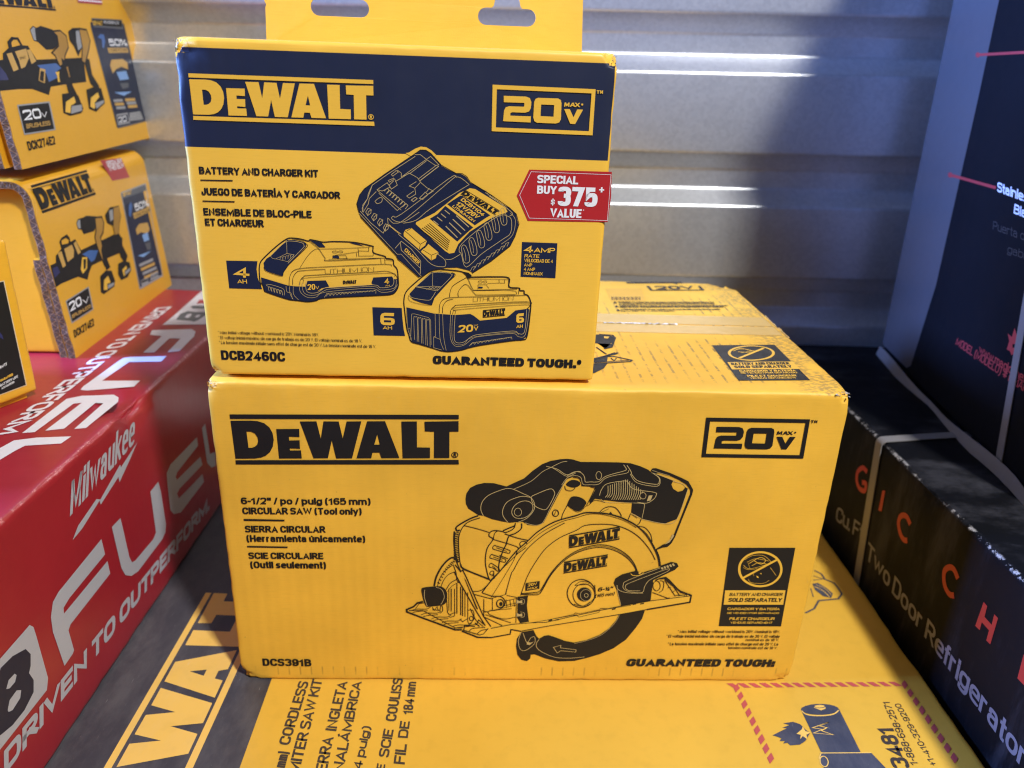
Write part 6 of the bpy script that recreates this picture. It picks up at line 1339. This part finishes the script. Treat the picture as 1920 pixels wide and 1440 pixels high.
# ---------------------------------------------------------------- setting: steel wall, floor
def corrugated_wall():
    prof = []   # (y recess, z) one period 137.5 mm, repeated; slopes face down above and up below each groove
    per = .1375; z0 = .3340; cs = []
    for k in range(-6, 8):
        b = z0 + k * per; cs += [(0, b - .0570), (.0190, b - .0400), (.0190, b - .0190), (0, b)]
    def fillet(p, q, s, R=.0028, n=6):
        a, c = Vector(p), Vector(s); o = Vector(q); A = o + (a - o).normalized() * R; B = o + (c - o).normalized() * R
        return [tuple((1 - t) ** 2 * A + 2 * t * (1 - t) * o + t * t * B) for t in [i / n for i in range(n + 1)]]
    for i in range(1, len(cs) - 1): prof += fillet(cs[i - 1], cs[i], cs[i + 1])
    x0, x1, n = -1.6, 1.6, 40; V = []; F = []
    m = len(prof)
    for i in range(n + 1):
        x = x0 + (x1 - x0) * i / n
        for (y, z) in prof:
            V.append((x, .885 + y + .0012 * noise.noise(Vector((x * 3, z * 6, 1))), z + .016 * (x - .1)))
    for i in range(n):
        for j in range(m - 1):
            a = i * m + j; F.append((a, a + m, a + m + 1, a + 1))
    o = mk('wall', V, F, M['steel'], kind='structure', smooth=True); o['label'] = 'corrugated galvanised steel wall behind the boxes'
    return o
corrugated_wall()
FZ = -.25
o = mk('floor', [(-3, -2.5, FZ), (3, -2.5, FZ), (3, 1.5, FZ), (-3, 1.5, FZ)], [(0, 1, 2, 3)], M['floor'], kind='structure')
# ---------------------------------------------------------------- the boxes
def frame(k): O, U, W, N = FR[k]; return O, U, W
saw = thing('saw_box', *frame('S'), 'wide yellow circular saw box with crushed corners, under the navy banded box', 'cardboard box')
V, F = rounded_box(.4025, .2655, .2328, .0020, .007, .0004, dents=((.4025, 0, .2328, .010, -.0016, .0018, -.0020), (0, 0, .2328, .011, .0004, .0018, -.0026), (.4005, .2655, .2328, .02, -.004, -.006, -.004), (.0, 0, 0, .014, .004, .001, .001), (.4005, 0, 0, .012, -.003, .001, .001)),
    lines=((.397, .394), (.1332, .1336, .1345, .1354, .1358), (.229, .2265, .005, .009)), groove=.1345, seed=3)
mk('body', shifted(V, (-.0015, 0, 0)), F, M['saw_yellow'], saw, smooth=True, world=False)
# sealing tape over the flap joint, split along the seam, crumpled where it turns down the right side
def sheet(name, P0, ux, uy, nx, ny, disp, mat, parent, **k):
    V = []; F = []
    for i in range(nx + 1):
        for j in range(ny + 1):
            p = Vector(P0) + Vector(ux) * (i / nx) + Vector(uy) * (j / ny); V.append(p + disp(p, i / nx, j / ny))
    for i in range(nx):
        for j in range(ny): a = i * (ny + 1) + j; F.append((a, a + ny + 1, a + ny + 2, a + 1))
    return mk(name, V, F, mat, parent, smooth=True, world=False, **k)
def nv(p, s, a): return Vector((0, 0, a * noise.noise(Vector(p) * s)))
sheet('packing_tape', (.004, .1130, .2330), (.3925, 0, 0), (0, .0205, 0), 120, 8, lambda p, a, b: nv(p, 160, .00012), M['tape'], saw)
sheet('packing_tape', (.004, .1356, .2330), (.3925, 0, 0), (0, .0235, 0), 120, 8, lambda p, a, b: nv(p, 160, .00012), M['tape'], saw)
sheet('tape_end', (.3985, .108, .2333), (0, .055, 0), (.0036, 0, -.030), 40, 14, lambda p, a, b: Vector((.0012 * abs(noise.noise(Vector(p) * 190)) + .0008, 0, .0012 * noise.noise(Vector(p) * 170))), M['tape'], saw)
M['clear'] = card('pale_glint_tape', (.75, .72, .62), .06, .8, .1, coat=1)  # whitish glossy tape strips added along the seam to give it glints
sheet('tape_glint', (.262, .1334, .2334), (.058, 0, 0), (0, .0022, 0), 60, 3, lambda p, a, b: nv(p, 330, .0009), M['clear'], saw)
sheet('tape_glint', (.238, .1336, .2332), (.018, 0, 0), (0, .0018, 0), 24, 3, lambda p, a, b: nv(p, 390, .0008), M['clear'], saw)
def torn(parent, c, n, R, mat, flat=(1, 1, 1), seed=1):
    """curled scraps of torn liner paper at a crushed corner"""
    rr = random.Random(seed); V = []; F = []
    for _ in range(n):
        o_ = Vector([c[i] + rr.uniform(-1, 1) * R * flat[i] for i in range(3)]); a = Vector([rr.uniform(-1, 1) * flat[i] for i in range(3)]).normalized() * R * rr.uniform(.25, .6)
        b = Vector([rr.uniform(-1, 1) * flat[i] for i in range(3)]).normalized() * R * rr.uniform(.15, .4); k = len(V)
        V += [o_, o_ + a, o_ + a + b * .7 + Vector((0, -.0003, .0003)), o_ + b, o_ + a * .5 + b * .5 + Vector((0, -.0006, .0004))]
        F += [(k, k + 1, k + 4), (k + 1, k + 2, k + 4), (k + 2, k + 3, k + 4), (k + 3, k, k + 4)]
    return mk('torn_corner', V, F, mat, parent, world=False)
torn(saw, (.3945, .0015, .2318), 22, .0036, [M['paper']], (1.4, .5, .25), 4)
torn(saw, (.0012, .001, .2305), 18, .0034, [M['saw_yellow']], (1.1, .5, .6), 9)
torn(saw, (.0018, .002, .2318), 9, .0028, [M['paper']], (1.0, .6, .3), 10)
kit = thing('charger_kit_box', *frame('C'), 'navy banded yellow battery and charger kit box with a hang tab, topmost in the middle', 'cardboard box')
V, F = rounded_box(.221, .088, .004, .0008, .02, .0002, seed=12)
mk('bottom_flap', shifted(V, (.006, .0065, 0)), F, M['tab_yellow'], kit, smooth=True, world=False)
V, F = rounded_box(.2357, .100, .1901, .0022, .006, .0004, dents=((.001, 0, .1901, .009, .0008, .0022, -.0052), (.2357, 0, .1901, .009, -.003, .0012, -.0052), (0, 0, 0, .008, .002, .001, .0012), (.0035, 0, .183, .009, .0006, .0022, 0), (0, 0, .17, .012, .0008, .0004, 0), (.2335, 0, .160, .02, -.0006, .0003, 0)),
    lines=((.229, .226), (), (.1849, .1826)), seed=11)
mk('body', shifted(V, (-.0018, 0, .0024)), F, M['kit_yellow'], kit, smooth=True, world=False)
torn(kit, (.0012, .0010, .1900), 9, .0022, [M['paper'], ], (1.0, .3, .8), 21)
torn(kit, (.2312, .0012, .1885), 9, .0018, [M['paper'], ], (.7, .3, 1.1), 22)
# hang tab: one board with two slots, standing on the back edge of the kit box
def hang_tab():
    t = .0012; y = .0985
    def slot(cx, cz, w, h):
        P = []
        for sx, a0 in ((1, -90), (-1, 90)):
            for i in range(9):
                a = math.radians(a0 + i * 180 / 8); P.append((cx + sx * (w - h) / 2 + math.cos(a) * h / 2, cz + math.sin(a) * h / 2))
        tongue = .0085
        # the european slot has a raised neck in the middle of its top side
        Q = []
        for (x, z) in P:
            Q.append((x, z))
            if abs(x - (cx + (w - h) / 2)) < 1e-6 and z > cz: Q += [(cx + tongue + .0012, cz + h / 2), (cx + tongue, cz + h / 2 + .0012), (cx + tongue - .001, cz + h / 2 + .0055), (cx - tongue + .001, cz + h / 2 + .0055), (cx - tongue, cz + h / 2 + .0012), (cx - tongue - .0012, cz + h / 2)]
        return Q
    out = [(.0235, .190), (.2262, .190), (.2246, .232), (.2225, .2375), (.218, .240), (.030, .2390), (.026, .237), (.0243, .232), (.0240, .216), (.0250, .2140), (.0243, .2125)]
    hs = [slot(.0709, .2140, .0365, .0102), slot(.1766, .2126, .0370, .0102)]
    V2, T = polyfill(out, hs); V = []; F = []; n = len(V2)
    def bend(x, z): return y + .0012 * math.sin((z - .19) * 30) + .0008 * noise.noise(Vector((x * 30, z * 30, 2)))
    V = [(x, bend(x, z), z) for x, z in V2] + [(x, bend(x, z) + t, z) for x, z in V2]
    F = [tuple(q) for q in T] + [tuple(n + i for i in q[::-1]) for q in T]; fm = [0] * len(F); k = 0
    for loop in [out] + hs:
        L = len(loop)
        for i in range(L): F.append((k + i, k + (i + 1) % L, n + k + (i + 1) % L, n + k + i)); fm.append(1)
        k += L
    ob = mk('hang_tab', V, F, [M['tab_yellow'], M['flapedge']], kit, fm, world=False)
    bm = bmesh.new(); bm.from_mesh(ob.data); bmesh.ops.recalc_face_normals(bm, faces=bm.faces); bm.to_mesh(ob.data); bm.free()
hang_tab()
base = thing('miter_saw_box', (0, .3, 0), (1, 0, 0), (0, 0, 1), 'large flat yellow and charcoal miter saw box lying underneath all the others', 'cardboard box')
def skew_box(O, A, B, C, **k):
    """box spanned by three vectors"""
    A, B, C = Vector(A), Vector(B), Vector(C); V, F = rounded_box(A.length, B.length, C.length, **k); a, b, c = A.normalized(), B.normalized(), C.normalized()
    return [Vector(O) + a * v.x + b * v.y + c * v.z for v in V], F
# its right edge follows the gap to the black boxes
V, F = rounded_box(.93, .575, .250, .003, .012, .0006, dents=((.93, .3, .25, .02, -.001, 0, -.001),), seed=23)
V = [Vector((v.x - .93 + .3268 - .0368 * (v.y - .05 - .036), v.y - .10, v.z - .250)) for v in V]
mk('body', V, F, M['base_yellow'], base, smooth=True, world=False)
red = thing('red_tool_box', *frame('M'), 'glossy red tool kit box with large silver letters, left of the circular saw box', 'cardboard box')
V, F = rounded_box(.72, .42, .1722, .0032, .008, .0008, dents=((.410, 0, .1722, .030, 0, .005, -.0070), (.425, .012, .1722, .020, .003, .004, -.0045), (.395, .02, .1722, .012, 0, 0, -.003)), seed=31)
mk('body', shifted(V, (-.235, 0, 0)), F, M['red_card'], red, smooth=True, world=False)
K_LAB = 'long low black refrigerator box with a white strap, right of the yellow saw box'
blk = thing('black_refrigerator_box', *frame('K'), K_LAB, 'cardboard box')
V, F = rounded_box(.90, .55, .378, .0030, .009, .0008, dents=((.335, 0, .378, .02, 0, .0030, -.0030), (.26, 0, .378, .015, 0, .001, -.001)), seed=41)
mk('body', shifted(V, (-.215, 0, -.25)), F, M['black_card'], blk, smooth=True, world=False)
tall = thing('tall_refrigerator_box', *frame('L'), 'tall black refrigerator box with a grey door picture, standing on the low black box', 'cardboard box')
V, F = rounded_box(.335, .50, .62, .0030, .012, .0006, dents=((0, 0, .62, .01, .001, .001, 0),), seed=43)
mk('body', shifted(V, (-.004, 0, .004)), F, M['black_card_tall'], tall, smooth=True, world=False)
# straps: flat band following a path, with thickness
def strap(path, normals, w_dir, w, t, parent, name='strap'):
    V = []; F = []
    for i, (p, n) in enumerate(zip(path, normals)):
        p, n, wd = Vector(p), Vector(n).normalized(), Vector(w_dir[i] if isinstance(w_dir, list) else w_dir).normalized()
        V += [p - wd * w / 2, p - wd * w / 2 + n * t, p + wd * w / 2 + n * t, p + wd * w / 2]
    for i in range(len(path) - 1):
        a, b = 4 * i, 4 * i + 4
        for k in range(4): F.append((a + k, a + (k + 1) % 4, b + (k + 1) % 4, b + k))
    F += [(3, 2, 1, 0), tuple(len(V) - 4 + q for q in range(4))]
    ob = mk(name, V, F, M['strap'], parent, world=False)
    bm = bmesh.new(); bm.from_mesh(ob.data); bmesh.ops.recalc_face_normals(bm, faces=bm.faces); bm.to_mesh(ob.data); bm.free()
    return ob
def strap_round(u, parent, H, r=.004, w=.0085, z0=-.25, lean=.0, back=.45):
    P = [(u + lean * (H - z0), -.0006, z0)]; N = [(0, -1, 0)]
    for i in range(10): P.append((u + lean * (H - z0) * (1 - i / 9), -.0006, z0 + (H - r - z0) * i / 9)); N.append((0, -1, 0))
    for i in range(1, 9): a = math.radians(i * 90 / 8); P.append((u, r - math.cos(a) * (r + .0006), H - r + math.sin(a) * (r + .0006))); N.append((0, -math.cos(a), math.sin(a)))
    for i in range(1, 14): P.append((u - .075 * i / 13, r + back * i / 13, H + .0006 + .0004 * math.sin(i))); N.append((0, 0, 1))
    strap(P, N, (1, 0, 0), w, .0007, parent)
strap_round(.037, blk, .128, w=.0105, lean=.125)
P, N, WD = [], [], []
for i in range(24):
    q = i / 23; P.append((-.010 + .335 * q, -.0015 - .004 * abs(math.sin(q * 7)) - .001, .0015 + .0035 * math.sin(q * 9 + .5))); N.append((0, -1, .25)); WD.append((0, .25, 1))
strap(P, N, WD, .011, .0008, tall, 'strap')
P, N = [], []
for i in range(16): P.append((.268 - .21 * .6 * i / 15, -.0008, .004 + .60 * i / 15)); N.append((0, -1, 0))
strap(P, N, (1, 0, 0), .0095, .0007, tall, 'strap')

# ---- drill kit boxes: body recessed behind a folded side-and-top panel whose cut flutes face the camera
def drill_box(fr, L, H, depth, label, panels):
    O, U, W, N = [Vector(x) for x in FR[fr]]
    t = thing('drill_kit_box', O, U, W, label, 'cardboard box', 'drill kit boxes stacked on the red box')
    I = Vector((-N.x, -N.y, 0)).normalized(); T = .0056; R = .014
    rec = .010
    V, F = skew_box(O + U * rec + I * (T + .001) + W * .001, U * (L - rec - .006), I * (depth - T), W * (H - T - .002), r=.002, step=.014, wob=.0004, seed=51 + L * 100)
    mk('body', V, F, M['drill_yellow'], t, smooth=True)
    # panel cross-section (n into the box, w up) as a path, outer surface
    path = [(0, .0)] + [(0, (H - R) * i / 8) for i in range(1, 9)] + [(R - R * math.cos(math.radians(a)), H - R + R * math.sin(math.radians(a))) for a in range(12, 91, 13)] + [(R + (depth - R) * i / 6, H) for i in range(1, 7)]
    def offs(P, d):
        out = []
        for i, p in enumerate(P):
            a = P[max(i - 1, 0)]; b = P[min(i + 1, len(P) - 1)]; tx, tz = b[0] - a[0], b[1] - a[1]; l = math.hypot(tx, tz) or 1; out.append((p[0] + tz / l * d, p[1] - tx / l * d))
        return out
    def w3(u, p): return O + U * u + I * p[0] + W * p[1]
    def panel(P, u0, u1, name, th=T):
        Q = offs(P, th); V = []; F = []; n = len(P); fm = []
        NU = 24
        for k in range(NU + 1):
            u = u0 + (u1 - u0) * k / NU; sag = .0006 * noise.noise(Vector((u * 20, 3, fr == 'D')))
            V += [w3(u, (p[0] + sag, p[1])) for p in P] + [w3(u, q) for q in Q]
        for k in range(NU):
            for i in range(n - 1):
                a = k * 2 * n + i; b = a + 2 * n; F += [(a, b, b + 1, a + 1), (a + n, a + n + 1, b + n + 1, b + n)]
            a = k * 2 * n; F += [(a, a + n, a + 3 * n, a + 2 * n), (a + n - 1, a + 3 * n - 1, a + 4 * n - 1, a + 2 * n - 1)]
        e = NU * 2 * n
        for i in range(n - 1): F += [(i + 1, i + n + 1, i + n, i) [::-1], (e + i, e + i + n, e + i + n + 1, e + i + 1)]
        ob = mk(name, V, F, M['drill_yellow'], t, smooth=False)
        bm = bmesh.new(); bm.from_mesh(ob.data); bmesh.ops.recalc_face_normals(bm, faces=bm.faces); bm.to_mesh(ob.data); bm.free()
        # cut edge: two liners and the wavy flute between them, standing just proud of the board end
        D1, D2 = catmull(P, False, 1), Q
        fine = []
        for i in range(len(P) - 1):
            seg = max(1, int(math.hypot(P[i + 1][0] - P[i][0], P[i + 1][1] - P[i][1]) / .00045))
            for s in range(seg): q = s / seg; fine.append(((P[i][0] * (1 - q) + P[i + 1][0] * q, P[i][1] * (1 - q) + P[i + 1][1] * q), (Q[i][0] * (1 - q) + Q[i + 1][0] * q, Q[i][1] * (1 - q) + Q[i + 1][1] * q)))
        V = []; F = []; fm = []; s = 0; rr = random.Random(5)
        def strip(f0, f1, ua, mi):
            b = len(V)
            for i, (a, c) in enumerate(fine):
                x0, x1 = f0(i), f1(i); jit = .0003 * rr.random()
                for x in (x0, x1): V.append(w3(ua - jit + .0007 * noise.noise(Vector((i * .05, x, d_))), (a[0] * (1 - x) + c[0] * x + .0009 * noise.noise(Vector((i * .03, 7, d_))), a[1] * (1 - x) + c[1] * x)))
            for i in range(len(fine) - 1): F.append((b + 2 * i, b + 2 * i + 1, b + 2 * i + 3, b + 2 * i + 2)); fm.append(mi)
        d_ = len(P); ph = 2 * math.pi * .00045 / .0064
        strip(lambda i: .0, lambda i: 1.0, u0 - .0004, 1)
        for (ca, am) in ((.50, .36),):
            g0 = 1.3 if ca > .5 else 0
            strip(lambda i, ca=ca, am=am, g0=g0: ca + am * math.sin(i * ph + g0 + 1.6 * noise.noise(Vector((i * .021, d_, 0)))) - .09, lambda i, ca=ca, am=am, g0=g0: ca + am * math.sin(i * ph + g0 + 1.6 * noise.noise(Vector((i * .021, d_, 0)))) + .09, u0 - .0010, 0)
        for a in (0.0, .90): strip(lambda i, a=a: a, lambda i, a=a: a + .07, u0 - .0011, 0)
        mk('cut_edge', V, F, [M['kraft'], M['kraft_dark']], t, fm)
    panel(path, 0, L, 'side_panel')
    for (d, z0, z1, u0) in panels:
        panel([(d, z0 + (z1 - z0) * i / 6) for i in range(7)], u0, L * .6, 'inner_flap')
    return t
low = drill_box('D', .2377, .1475, .20, 'yellow drill kit box on the red box, lower of the stacked pair at the left', ((.0075, -.004, .085, .002),))
upp = drill_box('E', .2865, .165, .20, 'yellow drill kit box at the top left, upper of the stacked pair', ((.0135, .0, .15, .001),))
G_O, G_U, G_W, G_N = [Vector(x) for x in FR['G']]
near = thing('yellow_tool_box', G_O, G_U, G_W, 'yellow box with a dark printed panel at the left edge, nearest on the red box', 'cardboard box')
V, F = rounded_box(.16, .10, .1150, .002, .009, .0005, seed=61)
mk('body', shifted(V, (-.16, 0, .0045)), F, M['drill_yellow'], near, smooth=True, world=False)
V, F = rounded_box(.156, .10, .0045, .001, .02, .0003, seed=62)
mk('bottom_flap', shifted(V, (-.162, .004, 0)), F, M['drill_yellow'], near, smooth=True, world=False)
build_prints({'S': saw, 'ST': saw, 'C': kit, 'B': base, 'M': red, 'MT': red, 'K': blk, 'L': tall, 'D': low, 'E': upp, 'G': near})
